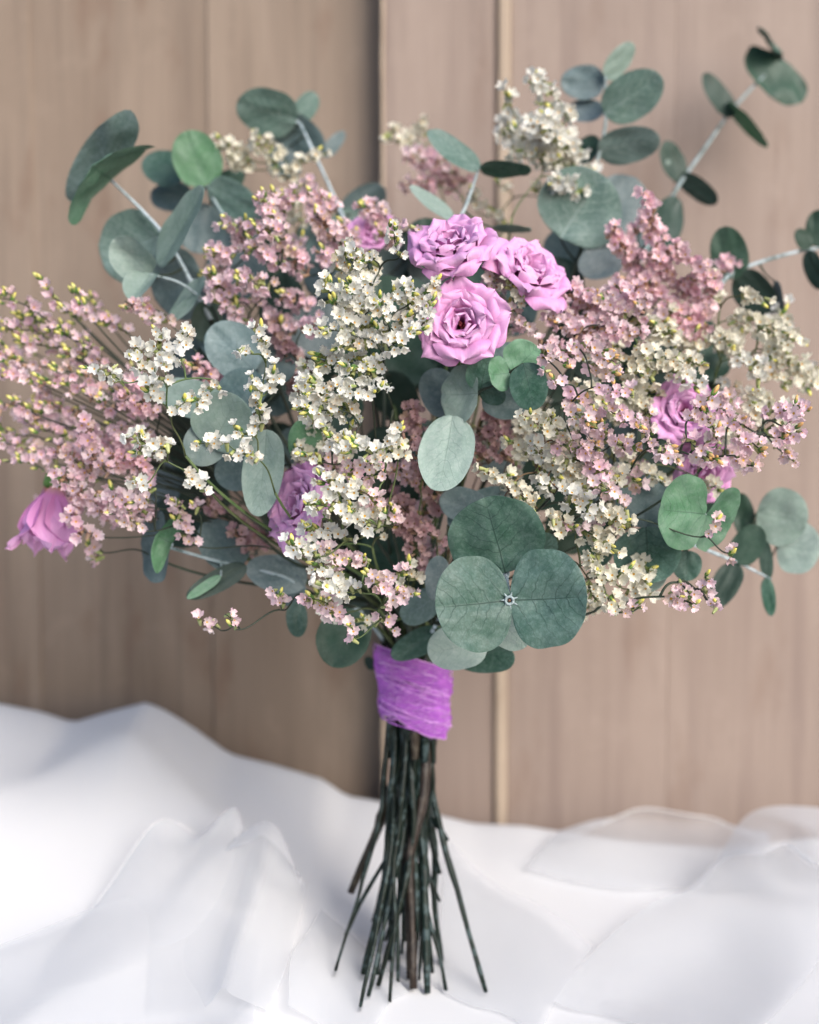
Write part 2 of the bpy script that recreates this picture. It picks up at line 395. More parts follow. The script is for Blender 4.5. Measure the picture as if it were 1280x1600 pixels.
# sheer tulle: control rows of points lofted into a smooth sheet with small folds
def loft(rows, nu=16, nv=14, amp=.0012, fr=16, seed=0):
    rr = [crom([Vector(p) for p in row], nu) for row in rows]
    cols = [crom([r[i] for r in rr], nv) for i in range(len(rr[0]))]
    nx, ny = len(cols), len(cols[0]); V, F, UVs = [], [], []
    for i, c in enumerate(cols):
        for j, p in enumerate(c):
            q = p + Vector((noise.noise(p * fr + Vector((seed, 0, 0))), noise.noise(p * fr + Vector((0, seed + 5, 0))), noise.noise(p * fr * 1.3 + Vector((0, 9, seed))))) * amp
            q.z = max(q.z, cloth_z(q.x, q.y) + .0022)
            V.append(q); UVs.append((i / nx, j / ny))
    for i in range(nx - 1):
        for j in range(ny - 1):
            a = i * ny + j; F.append((a, a + 1, a + ny + 1, a + ny))
    return V, F, UVs, cols
def hug(px, py, dz=.004):
    """point of the cloth seen at a photo pixel, raised by dz"""
    lo, hi = .35, 1.06
    d = lo
    while d < 1.16:
        p = P(px, py, d)
        if p.z <= cloth_z(p.x, p.y): break
        d += .006
    p = P(px, py, d); return Vector((p.x, p.y, cloth_z(p.x, p.y) + dz))
def tulle(label, layers, seed):
    t = tag(empty('tulle', layers[0][0][len(layers[0][0]) // 2]), label, 'tulle')
    org = t.location.copy()
    for k, rows in enumerate(layers):
        V, F, UVs, cols = loft(rows, seed=seed + k)
        obj('tulle_layer', mesh('tulle_layer', [v - org for v in V], F, M['tulle'], UVs), org, t, org)
        if k == 0:
            hem = [Vector(V[i * len(cols[0])]) - org for i in range(len(cols))]
            tv, tf, _ = tube(hem, [.0004] * len(hem), 5)
            obj('hem', mesh('hem', tv, tf, M['cloth']), org, t, org)
    return t
W_ = lambda px, py, Y: PY(px, py, Y)
tulle('sheer white tulle standing in two soft humps against the wall right of the stems', [
    [[W_(880, 1312, 1.02), W_(940, 1288, 1.02), W_(1000, 1264, 1.03), W_(1070, 1272, 1.03), W_(1120, 1280, 1.04), W_(1160, 1302, 1.04), W_(1200, 1320, 1.04)],
     [hug(870, 1325, .01), hug(930, 1330, .02), hug(1000, 1335, .02), hug(1070, 1340, .02), hug(1120, 1340, .02), hug(1160, 1345, .02), hug(1200, 1350, .02)],
     [hug(820, 1370), hug(900, 1390), hug(980, 1400), hug(1060, 1400), hug(1130, 1400), hug(1180, 1400), hug(1220, 1400)]],
    [[hug(862, 1585, .006), hug(935, 1505, .010), hug(1020, 1440, .014), W_(1095, 1385, .93), W_(1132, 1325, .96), W_(1160, 1280, .98), W_(1195, 1261, .99), W_(1260, 1261, 1.0), W_(1340, 1270, 1.01)],
     [hug(900, 1590, .004), hug(990, 1520, .007), hug(1080, 1460, .012), hug(1140, 1400, .03), W_(1190, 1335, .93), W_(1225, 1300, .95), W_(1260, 1290, .95), W_(1320, 1290, .96), W_(1400, 1290, .96)],
     [hug(960, 1600, .003), hug(1060, 1560, .004), hug(1140, 1510, .006), hug(1200, 1450, .02), hug(1240, 1390, .03), W_(1270, 1350, .92), W_(1310, 1330, .92), W_(1370, 1330, .92), W_(1440, 1330, .92)],
     [hug(1100, 1640, .003), hug(1180, 1620, .004), hug(1230, 1580, .005), hug(1280, 1530, .01), hug(1320, 1470, .02), hug(1350, 1430, .02), hug(1390, 1420, .02), hug(1440, 1420, .02), hug(1500, 1420, .02)]],
    [[hug(700, 1330, .004), hug(780, 1400, .007), hug(860, 1450, .009), hug(925, 1505, .009)],
     [hug(690, 1420, .004), hug(750, 1480, .006), hug(820, 1530, .008), hug(875, 1575, .007)],
     [hug(690, 1560, .003), hug(740, 1580, .003), hug(790, 1600, .003), hug(840, 1630, .003)]],
], 3)
tulle('sheer white tulle bunched into peaked folds left of the stems', [
    [[hug(120, 1470, .004), hug(180, 1420, .016), hug(250, 1365, .034), W_(318, 1308, .90), W_(358, 1290, .90), W_(372, 1315, .89), hug(395, 1350, .02)],
     [hug(90, 1500, .004), hug(160, 1470, .010), hug(250, 1440, .018), hug(320, 1385, .03), hug(365, 1350, .034), hug(385, 1370, .02), hug(400, 1390, .01)],
     [hug(60, 1560, .003), hug(150, 1540, .004), hug(240, 1510, .006), hug(310, 1480, .008), hug(360, 1440, .01), hug(390, 1430, .006), hug(415, 1430, .003)]],
    [[hug(330, 1345, .01), W_(385, 1318, .88), W_(410, 1306, .88), W_(440, 1330, .875), W_(458, 1352, .87), hug(480, 1400, .004)],
     [hug(260, 1430, .01), hug(330, 1400, .02), hug(395, 1370, .03), hug(430, 1380, .034), hug(448, 1400, .026), hug(470, 1440, .004)],
     [hug(240, 1500, .005), hug(300, 1480, .008), hug(360, 1450, .014), hug(395, 1460, .024), hug(412, 1480, .018), hug(450, 1510, .003)],
     [hug(230, 1600, .003), hug(280, 1590, .003), hug(320, 1590, .005), hug(348, 1585, .012), hug(365, 1590, .010), hug(420, 1600, .003)]],
    [[hug(-60, 1520, .006), hug(60, 1480, .010), hug(180, 1452, .014), hug(280, 1432, .014), hug(350, 1450, .010), hug(410, 1490, .004)],
     [hug(-60, 1580, .004), hug(60, 1550, .005), hug(180, 1530, .006), hug(280, 1520, .006), hug(350, 1530, .005), hug(400, 1550, .003)],
     [hug(-60, 1660, .003), hug(60, 1650, .003), hug(180, 1640, .003), hug(280, 1640, .003), hug(350, 1640, .003), hug(400, 1640, .003)]],
    [[hug(500, 1430, .003), hug(475, 1480, .006), hug(455, 1530, .010), hug(450, 1600, .010)],
     [hug(560, 1480, .003), hug(540, 1520, .004), hug(520, 1560, .005), hug(510, 1620, .004)],
     [hug(640, 1560, .003), hug(610, 1580, .003), hug(590, 1610, .003), hug(580, 1660, .003)]],
], 11)

# ------------------------------------------------------------------ stems through the binding to the feet
WD = .87
BT, BB = P(645, 1035, WD), P(648, 1132, WD)          # top and bottom of the wrap
FEET = [(522, 1525), (562, 1580), (609, 1566), (640, 1530), (668, 1552), (697, 1548), (760, 1552), (577, 1500), (628, 1490), (655, 1532), (590, 1545), (648, 1500), (622, 1535),
        (540, 1462), (548, 1395), (676, 1520), (602, 1470), (664, 1480), (583, 1440), (690, 1505), (566, 1530), (634, 1470), (610, 1500), (652, 1455), (575, 1560), (646, 1545), (686, 1470), (597, 1520)]
foot_i = [0]
def foot_point(px, py):
    for d in np.arange(.75, 1.0, .004):
        p = P(px, py, d)
        if p.z <= cloth_z(p.x, p.y) + .003: return p
    return P(px, py, .87)
def lower_path(kind):
    """from a foot up to the top of the binding"""
    i = foot_i[0]; foot_i[0] += 1
    ang = i * 2.39996; rr = .0148 * math.sqrt(((i * 7) % 23 + .5) / 23)
    off = Vector((math.cos(ang) * rr, math.sin(ang) * rr, 0))
    if i >= len(FEET):
        st = BB + off + Vector((0, 0, -.004 - R.random() * .02)); return [st, BB + off, BT + off * 1.1], None
    px, py = FEET[i]
    ft = foot_point(px, py)
    if py < 1490: ft = P(px, py, .86 + R.uniform(-.02, .03))
    off.x = (px - 636) / 130 * .014 + R.uniform(-.004, .004)
    off.x = max(-.0150, min(.0150, off.x))
    mid = ft.lerp(BB + off, .5); mid.x = ft.x * .22 + (BB + off).x * .78; mid += Vector((R.uniform(-.006, .006), R.uniform(-.005, .005), 0))
    m2 = ft.lerp(BB + off, .78); m2.x = ft.x * .02 + (BB + off).x * .98 + R.uniform(-.004, .004)
    return [ft, mid, m2, BB + off, BT + off * 1.1], ft
def full_stem(head, r0, r1, parent, org, mat, kick=.12):
    """one stem from its foot through the binding to its head; returns the upper path"""
    low, ft = lower_path(0)
    base = low[-1]
    d = head - base; L = d.length
    c1 = base + Vector((d.x * .12, d.y * .1, max(.2, abs(d.z)) * .30)); c2 = head - d * .35 + Vector((0, 0, -.01)) + rv(.004)
    up = bez(base, c1, c2, head, 22)
    lowp = crom(low, 7)
    if len(low) > 3:
        ws = R.random() * 50
        lowp = [p + Vector((noise.noise(p * 28 + Vector((ws, 0, 0))), noise.noise(p * 28 + Vector((0, ws, 0))), 0)) * .0040 * min(1, i / 5) for i, p in enumerate(lowp)]
    path = lowp[:-1] + up
    n = len(path); rads = []
    rl = R.choice((R.uniform(.0011, .0019), R.uniform(.0019, .0035)))
    for k in range(n):
        if k < len(lowp): rads.append(rl * (.75 + .45 * min(1, k / 14) + .2 * noise.noise(path[k] * 110) + (.28 if k in (6, 13) and foot_i[0] % 2 else 0)))
        else:
            t = (k - len(lowp)) / max(1, n - len(lowp)); rads.append((rl * (1 - sm(t * 4)) + sm(t * 4) * (r0 + (r1 - r0) * t)))
    V, F, _ = tube([p - org for p in path], rads, 7, .8)
    nlow = (len(lowp) - 1) * 7
    fm = [1 if i < nlow else 0 for i in range(len(F))]; fm[-2] = 2
    obj('stem', mesh('stem', V, F, [M[mat], M['stem_low_brown' if foot_i[0] % 11 == 4 else 'stem_low'], M['cut_end']], fm=fm), org, parent, org)
    if ft is not None and R.random() < .55:      # a short fork or cut twig low on the stem
        q = lowp[R.randrange(3, 12)]; e = q + Vector((R.uniform(-.012, .012), R.uniform(-.01, .006), -R.uniform(.012, .04)))
        if e.z < cloth_z(e.x, e.y) + .003: e.z = cloth_z(e.x, e.y) + .003
        V, F, _ = tube([q - org, q.lerp(e, .5) + rv(.001) - org, e - org], [rl * .8, rl * .7, rl * .6], 6)
        obj('side_twig', mesh('side_twig', V, F, M['stem_low']), org, parent, org)
    return up

# ------------------------------------------------------------------ eucalyptus
def leaf_mesh(B, T, W, roll, lat, n=14, cup=.12, bend=.1, fold=.05, mid=.45, pw=2.6, mat='leaf_green', seed=0):
    a = T - B; L = a.length; ah = a.normalized()
    toc = (CAM - B).normalized()
    if lat is None:
        nn = (toc - ah * toc.dot(ah)).normalized()
        l = nn.cross(ah).normalized()
        q = Quaternion(ah, roll); l = q @ l; nn = q @ nn; hw = W / 2
    else:
        hw = lat.length; l = (lat - ah * lat.dot(ah) * .0).normalized(); nn = ah.cross(l).normalized()
    if nn.dot(toc) < 0: nn = -nn
    V, F, UVs = [], [], []
    rs = Vector((seed * 3.1, seed * 1.7, 0))
    th = .00022
    for side in (1, -1):
        for j in range(n + 1):
            v = j / n; v = .5 - .5 * math.cos(math.pi * v)
            t = (mid - v) / mid if v < mid else (v - mid) / (1 - mid)
            wv = max(0, 1 - abs(t) ** (pw if v < mid else 2.1)) ** .5
            for i in range(n + 1):
                u = -1 + 2 * i / n
                ed = 1 + .05 * noise.noise(Vector((v * 3 + seed, u * 2, 2)))
                x = u * wv * ed
                z = cup * x * x * hw + bend * L * (v - .4) ** 2 - fold * abs(x) * hw - .03 * hw * math.exp(-(x * 14) ** 2)
                z += hw * .12 * noise.noise(Vector((x * 1.8, v * 2.6, 0)) + rs) + hw * .03 * noise.noise(Vector((x * 5, v * 6, 3)) + rs)
                e = 1 if (0 < i < n and 0 < j < n) else 0
                V.append(ah * (L * v) + l * (x * hw) + nn * (z + side * th * e)); UVs.append((.5 + x * .5 * min(1, 1), v))
        o = 0 if side == 1 else (n + 1) ** 2
        for j in range(n):
            for i in range(n):
                q = o + j * (n + 1) + i; f = (q, q + 1, q + n + 2, q + n + 1)
                F.append(f if side == 1 else f[::-1])
    # face orientation
    me = mesh('leaf', V, F, M[mat], UVs)
    return me
def leaf(parent, org, B, T, W, roll=0, lat=None, mat='leaf_green', **kw):
    Bp, Tp = P(*B), P(*T); dm = (B[2] + T[2]) / 2
    lv = None
    if lat is not None: lv = RT * (lat[0] * S(dm)) - UP * (lat[1] * S(dm)) + FW * lat[2]
    me = leaf_mesh(Bp, Tp, W * S(dm), rad(roll), lv, mat=mat, seed=R.random() * 50, **kw)
    return obj('leaf', me, Bp, parent, org)
EG = 'eucalyptus branches'
def euc(label, stem_pts, leaves, r=.0013, mat='stem_euc', joint=True):
    pts = [P(*p) for p in stem_pts]
    org = pts[0].copy()
    t = tag(empty('eucalyptus_branch', org), label, 'eucalyptus', EG)
    head = pts[0]
    up = full_stem(head, r * 1.5, r * 1.1, t, org, 'stem_dark')
    path = crom(pts, 6) if len(pts) > 1 else pts
    spine = up[10:] + path
    if len(path) > 1:
        V, F, _ = tube([p - org for p in path], [r * (1.1 - .45 * i / len(path)) for i in range(len(path))], 7)
        obj('branch_tip', mesh('branch_tip', V, F, M[mat]), org, t, org)
    for L in leaves:
        B, T, W = L[0], L[1], L[2]; kw = dict(L[3]) if len(L) > 3 else {}
        leaf(t, org, B, T, W, **kw)
        b = P(*B); q = min(spine, key=lambda p: (p - b).length); dist = (q - b).length
        if dist > .0015:
            c_ = q.lerp(b, .5) + FW * min(.01, dist * .25) - UP * dist * .1
            V, F, _ = tube([p - org for p in bez(q, q.lerp(c_, .8), b.lerp(c_, .6), b, 6)], [.0009, .0008, .0007, .0006, .0006, .0006, .0006], 5)
            obj('petiole', mesh('petiole', V, F, M[mat if dist < .012 else 'stem_dark']), org, t, org)
    return t
D = dict
# top left, with the tall reaching tip
euc('long eucalyptus branch reaching up left, ending in two stacked oval leaves at its bare tip', [(330, 500, .86), (268, 385, .865), (228, 335, .87), (172, 280, .875)], [
    ((172, 281, .875), (148, 203, .855), 0, D(lat=(-66, 47, .02), mat='leaf_rib', bend=.25)),
    ((174, 281, .872), (142, 258, .835), 0, D(lat=(-67, 58, .005), mat='leaf_bright', cup=.3, bend=.2)),
    ((252, 368, .875), (160, 408, .885), 118, D(roll=12, mat='leaf_rib')),
    ((248, 415, .855), (322, 293, .835), 74, D(roll=-60, mat='leaf_pale', cup=.25)),
    ((236, 428, .84), (178, 372, .83), 66, D(roll=-25, mat='leaf_pale', cup=.5)),
    ((235, 428, .838), (205, 470, .82), 50, D(roll=35, mat='leaf_pale', cup=.7)),
    ((318, 430, .87), (240, 458, .885), 118, D(mat='leaf_blue')),
    ((318, 432, .85), (268, 508, .84), 54, D(roll=60, mat='leaf_pale')),
])
euc('thin white eucalyptus twig crossing in front of the blue round leaf at upper left', [(330, 478, .845), (283, 443, .84), (236, 429, .836)], [
    ((320, 470, .87), (345, 560, .86), 60, D(mat='leaf_blue', roll=20)),
    ((330, 470, .86), (315, 535, .86), 48, D(mat='leaf_dark')),
], r=.0009)
euc('eucalyptus branch behind the pink statice with one upright green leaf with a pale midrib', [(400, 420, .90), (345, 330, .905), (322, 290, .91)], [
    ((324, 290, .905), (290, 205, .90), 76, D(mat='leaf_bright', roll=8)),
    ((290, 278, .92), (226, 248, .93), 62, D(mat='leaf_green', roll=25)),
    ((326, 292, .905), (404, 330, .90), 60, D(mat='leaf_rib', roll=20)),
    ((328, 290, .92), (382, 275, .94), 36, D(mat='leaf_green', roll=20)),
    ((300, 310, .93), (236, 305, .94), 50, D(mat='leaf_blue', roll=20)),
    ((330, 320, .925), (300, 395, .92), 75, D(mat='leaf_blue', roll=10)),
    ((380, 350, .92), (440, 330, .93), 60, D(mat='leaf_blue', roll=10)),
])
euc('blurred blue grey eucalyptus branch tip standing highest left of the dark wall gap', [(545, 360, .93), (512, 285, .935), (470, 195, .94)], [
    ((464, 188, .94), (370, 160, .93), 76, D(mat='leaf_rib', roll=-18)),
    ((462, 188, .945), (494, 146, .95), 38, D(mat='leaf_rib', roll=20)),
    ((425, 188, .95), (508, 240, .945), 66, D(mat='leaf_blue', roll=12)),
    ((505, 245, .95), (538, 206, .955), 22, D(mat='leaf_blue')),
    ((535, 345, .95), (600, 293, .95), 56, D(mat='leaf_blue', roll=15)),
    ((420, 240, .95), (470, 270, .95), 46, D(mat='leaf_blue')),
    ((560, 330, .94), (520, 400, .93), 60, D(mat='leaf_green')),
])
euc('slim eucalyptus sprig forming a V of narrow leaves above the top rose', [(712, 350, .87), (728, 322, .875), (748, 264, .88)], [
    ((750, 264, .88), (666, 207, .875), 52, D(roll=48, mat='leaf_rib')),
    ((750, 264, .88), (831, 262, .87), 50, D(roll=58, mat='leaf_green')),
    ((708, 342, .87), (639, 292, .865), 46, D(roll=60, mat='leaf_pale')),
    ((770, 355, .875), (831, 357, .87), 34, D(roll=68, mat='leaf_pale')),
], r=.0011)
euc('eucalyptus branch rising at upper right of the white flowers, ending in a small paired tip', [(925, 340, .90), (930, 268, .91), (946, 195, .92), (946, 118, .925)], [
    ((945, 122, .925), (989, 68, .925), 38, D(mat='leaf_pale', roll=25)),
    ((945, 130, .93), (876, 128, .935), 54, D(mat='leaf_blue', roll=15)),
    ((944, 178, .92), (1034, 120, .91), 74, D(mat='leaf_rib', roll=12)),
    ((944, 175, .93), (884, 172, .94), 40, D(mat='leaf_blue', roll=30)),
    ((934, 236, .915), (1032, 216, .905), 60, D(mat='leaf_rib', roll=20)),
    ((936, 236, .92), (900, 232, .93), 48, D(mat='leaf_dark', roll=20)),
    ((876, 372, .885), (940, 272, .88), 138, D(mat='leaf_rib', roll=10)),
    ((930, 372, .91), (998, 285, .93), 100, D(mat='leaf_blue', roll=10)),
    ((965, 385, .905), (850, 385, .93), 80, D(mat='leaf_blue', roll=15)),
    ((970, 395, .89), (905, 425, .885), 58, D(mat='leaf_blue', roll=15)),
])
euc('tall bare eucalyptus branch with dark paired leaves leaning to the top right corner', [(990, 430, .90), (1030, 345, .94), (1062, 288, .96), (1097, 238, .975), (1150, 165, .995), (1222, 90, 1.01)], [
    ((1222, 92, 1.008), (1200, 150, 1.0), 0, D(lat=(47, 34, 0), mat='leaf_dark', cup=.05, pw=4)),
    ((1224, 92, 1.008), (1186, 42, 1.0), 0, D(lat=(13, -6, .02), mat='leaf_green', cup=.1)),
    ((1146, 182, .99), (1098, 116, .985), 40, D(roll=38, mat='leaf_dark')),
    ((1137, 160, .988), (1202, 228, .98), 50, D(roll=66, mat='leaf_bright')),
    ((1062, 275, .965), (1122, 316, .96), 40, D(roll=35, mat='leaf_dark')),
    ((1064, 283, .963), (1038, 221, .96), 44, D(roll=35, mat='leaf_dark')),
    ((1060, 286, .965), (1041, 250, .96), 18, D(roll=40, mat='leaf_pale')),
    ((1030, 380, .93), (1058, 312, .95), 60, D(roll=35, mat='leaf_dark')),
    ((1010, 400, .92), (960, 330, .94), 70, D(roll=20, mat='leaf_blue')),
], r=.0015)
euc('eucalyptus branch curving out to the right frame edge with dark round leaves', [(1080, 520, .88), (1130, 440, .90), (1165, 418, .91), (1235, 396, .92), (1300, 384, .93)], [
    ((1148, 436, .905), (1130, 354, .90), 58, D(mat='leaf_dark')),
    ((1152, 428, .905), (1208, 490, .90), 60, D(mat='leaf_dark', roll=15)),
    ((1264, 390, .92), (1246, 358, .92), 26, D(roll=20, mat='leaf_dark')),
    ((1262, 392, .92), (1284, 452, .915), 34, D(roll=30, mat='leaf_dark')),
    ((1282, 386, .925), (1278, 328, .925), 42, D(mat='leaf_dark')),
    ((1212, 440, .90), (1226, 528, .89), 44, D(roll=66, mat='leaf_blue')),
    ((1080, 500, .90), (1112, 545, .90), 50, D(mat='leaf_dark')),
], r=.0014)
euc('eucalyptus sprig below the open rose with small green tip leaves and one long pale leaf', [(712, 700, .80), (712, 650, .79), (748, 613, .775), (772, 602, .77), (796, 582, .765), (818, 568, .76)], [
    ((708, 652, .782), (686, 770, .755), 86, D(mat='leaf_pale', roll=8, n=20)),
    ((712, 648, .80), (668, 580, .81), 66, D(mat='leaf_blue')),
    ((748, 615, .775), (691, 617, .79), 92, D(mat='leaf_pale', roll=10, n=18)),
    ((750, 612, .778), (764, 552, .775), 60, D(mat='leaf_green', roll=15, n=18)),
    ((756, 612, .782), (820, 640, .79), 60, D(mat='leaf_blue', roll=10)),
    ((752, 606, .778), (790, 625, .775), 36, D(mat='leaf_green', roll=15)),
    ((796, 583, .765), (763, 586, .76), 56, D(mat='leaf_bright', roll=10, n=18)),
    ((800, 582, .775), (840, 542, .775), 74, D(mat='leaf_bright', roll=12, n=18)),
    ((818, 568, .76), (836, 641, .75), 60, D(mat='leaf_green', roll=5, n=20, fold=.1)),
    ((795, 590, .79), (790, 535, .795), 76, D(mat='leaf_blue', roll=5)),
], r=.0009, mat='stem_dark')
fr = euc('front eucalyptus tip of three large round leaves around a white node, in sharp focus', [(700, 960, .79), (785, 900, .765), (792, 905, .75), (796, 938, .738)], [
    ((790, 894, .752), (758, 776, .742), 152, D(mat='leaf_green', roll=-6, n=28, pw=2.9, cup=.06, bend=.18)),
    ((797, 938, .738), (679, 950, .728), 152, D(mat='leaf_green', roll=5, n=30, pw=2.75, mid=.46, cup=.10, bend=.16, fold=.07)),
    ((798, 938, .738), (919, 932, .724), 158, D(mat='leaf_green', roll=-5, n=30, pw=2.75, mid=.47, cup=.08, bend=.14, fold=.06)),
    ((770, 960, .76), (822, 1010, .765), 60, D(mat='leaf_pale', roll=10)),
    ((800, 870, .775), (870, 850, .79), 60, D(mat='leaf_green', roll=20)),
], r=.0013)
# the little frayed node between the front leaves
org = fr.location.copy(); c = P(796, 938, .7365)
V, F = merge([tube([c - org + Vector((math.cos(a_) * r0_, 0, math.sin(a_) * r0_)), c - org + Vector((math.cos(a_) * .0046, -.0012, math.sin(a_) * .0046))], [.0009, .0002], 5)[:2]
              for a_, r0_ in [(k * math.pi / 3.5 + .4, .0014) for k in range(7)]])
obj('node', mesh('node', V, F, M['stem_euc']), org, fr, org)
V, F, _ = tube([c - org + Vector((math.cos(k * math.pi / 6) * .0021, -.0010, math.sin(k * math.pi / 6) * .0021)) for k in range(13)], [.0007] * 13, 6)
obj('node_ring', mesh('node_ring', V, F, M['stem_euc']), org, fr, org)
V, F, _ = tube([c - org + Vector((0, .002, 0)), c - org + Vector((0, -.0012, 0))], [.0016, .0007], 8)
obj('node_tip', mesh('node_tip', V, F, M['stem_brown']), org, fr, org)
euc('low eucalyptus sprig just above the ribbon with a dark green lower leaf', [(668, 1000, .84), (690, 960, .81)], [
    ((760, 1000, .80), (668, 1022, .795), 76, D(mat='leaf_pale', roll=12)),
    ((700, 1012, .82), (806, 1030, .80), 62, D(mat='leaf_green', roll=15)),
    ((690, 985, .83), (612, 1028, .825), 44, D(mat='leaf_green', roll=20)),
    ((685, 930, .81), (628, 968, .82), 50, D(mat='leaf_rib', roll=10)),
    ((685, 940, .80), (684, 868, .80), 46, D(mat='leaf_blue', roll=20)),
    ((760, 800, .79), (688, 778, .80), 56, D(mat='leaf_blue', roll=10)),
    ((700, 820, .80), (790, 765, .805), 50, D(mat='leaf_blue', roll=20)),
    ((584, 1046, .885), (572, 1026, .885), 16, D(mat='leaf_dark')),
])
euc('hanging eucalyptus leaves left of the ribbon, one large dark oval leaf', [(600, 1000, .86), (560, 950, .83)], [
    ((552, 952, .825), (520, 1043, .815), 84, D(mat='leaf_dark', roll=8)),
    ((462, 940, .83), (466, 996, .825), 34, D(mat='leaf_green')),
    ((480, 905, .83), (384, 888, .82), 62, D(mat='leaf_blue', roll=15)),
    ((440, 900, .83), (470, 945, .83), 50, D(mat='leaf_blue', roll=15)),
])
euc('eucalyptus branch at right with a bright yellow edged round leaf pair', [(960, 900, .82), (1030, 850, .80), (1085, 815, .785), (1101, 803, .78)], [
    ((1102, 803, .778), (1028, 796, .768), 120, D(mat='leaf_bright', roll=-5, n=22, pw=3.2)),
    ((1103, 803, .778), (1143, 818, .79), 112, D(mat='leaf_bright', roll=10, n=20, pw=3)),
    ((1008, 826, .80), (1012, 742, .81), 96, D(mat='leaf_blue', roll=5)),
    ((1010, 824, .80), (1014, 913, .79), 106, D(mat='leaf_green', roll=5, n=18)),
    ((1075, 860, .81), (1072, 908, .81), 46, D(mat='leaf_green')),
    ((1040, 900, .82), (1000, 925, .82), 30, D(mat='leaf_pale', roll=40)),
    ((960, 860, .83), (905, 850, .83), 60, D(mat='leaf_green')),
])
euc('far right low eucalyptus branch with two big pale leaves and dark ones below them', [(1080, 850, .84), (1150, 878, .86), (1205, 905, .87)], [
    ((1183, 800, .87), (1262, 815, .865), 92, D(mat='leaf_pale', roll=8)),
    ((1215, 850, .875), (1282, 862, .87), 84, D(mat='leaf_pale', roll=10)),
    ((1180, 805, .875), (1145, 812, .88), 76, D(mat='leaf_dark', roll=10)),
    ((1150, 880, .86), (1188, 822, .855), 50, D(mat='leaf_dark', roll=10)),
    ((1152, 880, .86), (1114, 950, .855), 44, D(mat='leaf_dark', roll=10)),
    ((1200, 905, .87), (1194, 843, .865), 22, D(mat='leaf_dark', roll=10)),
    ((1197, 903, .87), (1206, 963, .865), 22, D(mat='leaf_green', roll=10)),
], r=.001)
euc('eucalyptus twig low at left with a folded bright green leaf at its end', [(470, 920, .83), (440, 900, .825), (345, 878, .82), (266, 856, .815)], [
    ((264, 852, .815), (222, 856, .835), 0, D(lat=(2, 56, 0), mat='leaf_blue', pw=4)),
    ((270, 850, .81), (243, 835, .80), 0, D(lat=(-24, 45, 0), mat='leaf_bright', cup=.5)),
    ((378, 884, .825), (318, 818, .83), 72, D(mat='leaf_blue', roll=10)),
    ((385, 884, .82), (292, 934, .81), 36, D(mat='leaf_dark', roll=10)),
    ((345, 900, .812), (292, 936, .805), 16, D(mat='leaf_bright', roll=10)),
])
euc('middle left eucalyptus branch with broad pale leaves behind the white statice', [(440, 760, .81), (416, 692, .80), (380, 640, .795)], [
    ((330, 700, .785), (372, 618, .78), 104, D(mat='leaf_pale', roll=-15)),
    ((345, 660, .79), (300, 725, .785), 70, D(mat='leaf_pale', roll=15)),
    ((400, 640, .80), (352, 588, .81), 86, D(mat='leaf_blue')),
    ((345, 640, .80), (248, 605, .81), 66, D(mat='leaf_pale', roll=25)),
    ((418, 672, .785), (404, 808, .775), 66, D(mat='leaf_pale', roll=15)),
    ((400, 735, .81), (335, 740, .81), 60, D(mat='leaf_blue')),
    ((476, 722, .80), (478, 652, .795), 54, D(mat='leaf_bright', roll=5)),
    ((398, 580, .82), (330, 510, .82), 84, D(mat='leaf_blue', roll=10)),
    ((440, 600, .83), (420, 530, .83), 60, D(mat='leaf_blue', roll=10)),
])
# deep leaves that fill the heart of the bunch
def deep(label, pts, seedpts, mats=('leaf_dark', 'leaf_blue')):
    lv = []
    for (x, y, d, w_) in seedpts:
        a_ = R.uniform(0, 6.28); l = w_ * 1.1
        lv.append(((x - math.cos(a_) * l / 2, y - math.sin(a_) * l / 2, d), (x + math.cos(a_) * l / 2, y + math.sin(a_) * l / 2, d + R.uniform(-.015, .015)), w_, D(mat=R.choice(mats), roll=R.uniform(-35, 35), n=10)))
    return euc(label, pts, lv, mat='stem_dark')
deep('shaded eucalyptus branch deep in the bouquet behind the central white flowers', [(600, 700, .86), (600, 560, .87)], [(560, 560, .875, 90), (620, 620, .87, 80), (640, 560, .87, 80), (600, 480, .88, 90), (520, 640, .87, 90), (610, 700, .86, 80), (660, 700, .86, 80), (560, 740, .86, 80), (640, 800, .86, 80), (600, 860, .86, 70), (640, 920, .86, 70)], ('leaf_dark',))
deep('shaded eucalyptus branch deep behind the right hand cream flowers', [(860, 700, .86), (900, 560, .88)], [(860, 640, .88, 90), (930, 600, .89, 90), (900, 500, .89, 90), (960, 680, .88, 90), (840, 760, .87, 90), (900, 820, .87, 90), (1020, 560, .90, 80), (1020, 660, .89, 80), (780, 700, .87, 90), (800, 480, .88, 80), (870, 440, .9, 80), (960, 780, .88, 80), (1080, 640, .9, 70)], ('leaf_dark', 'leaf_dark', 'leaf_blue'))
deep('shaded eucalyptus branch deep behind the left pink flowers', [(480, 720, .87), (420, 560, .88)], [(440, 470, .89, 80), (380, 430, .9, 80), (500, 520, .88, 90), (430, 600, .88, 90), (350, 640, .88, 80), (480, 700, .87, 90), (520, 420, .9, 90), (290, 560, .89, 70), (450, 800, .87, 80), (520, 860, .87, 70), (300, 700, .88, 70), (600, 400, .9, 80), (680, 420, .9, 80)], ('leaf_dark', 'leaf_blue'))

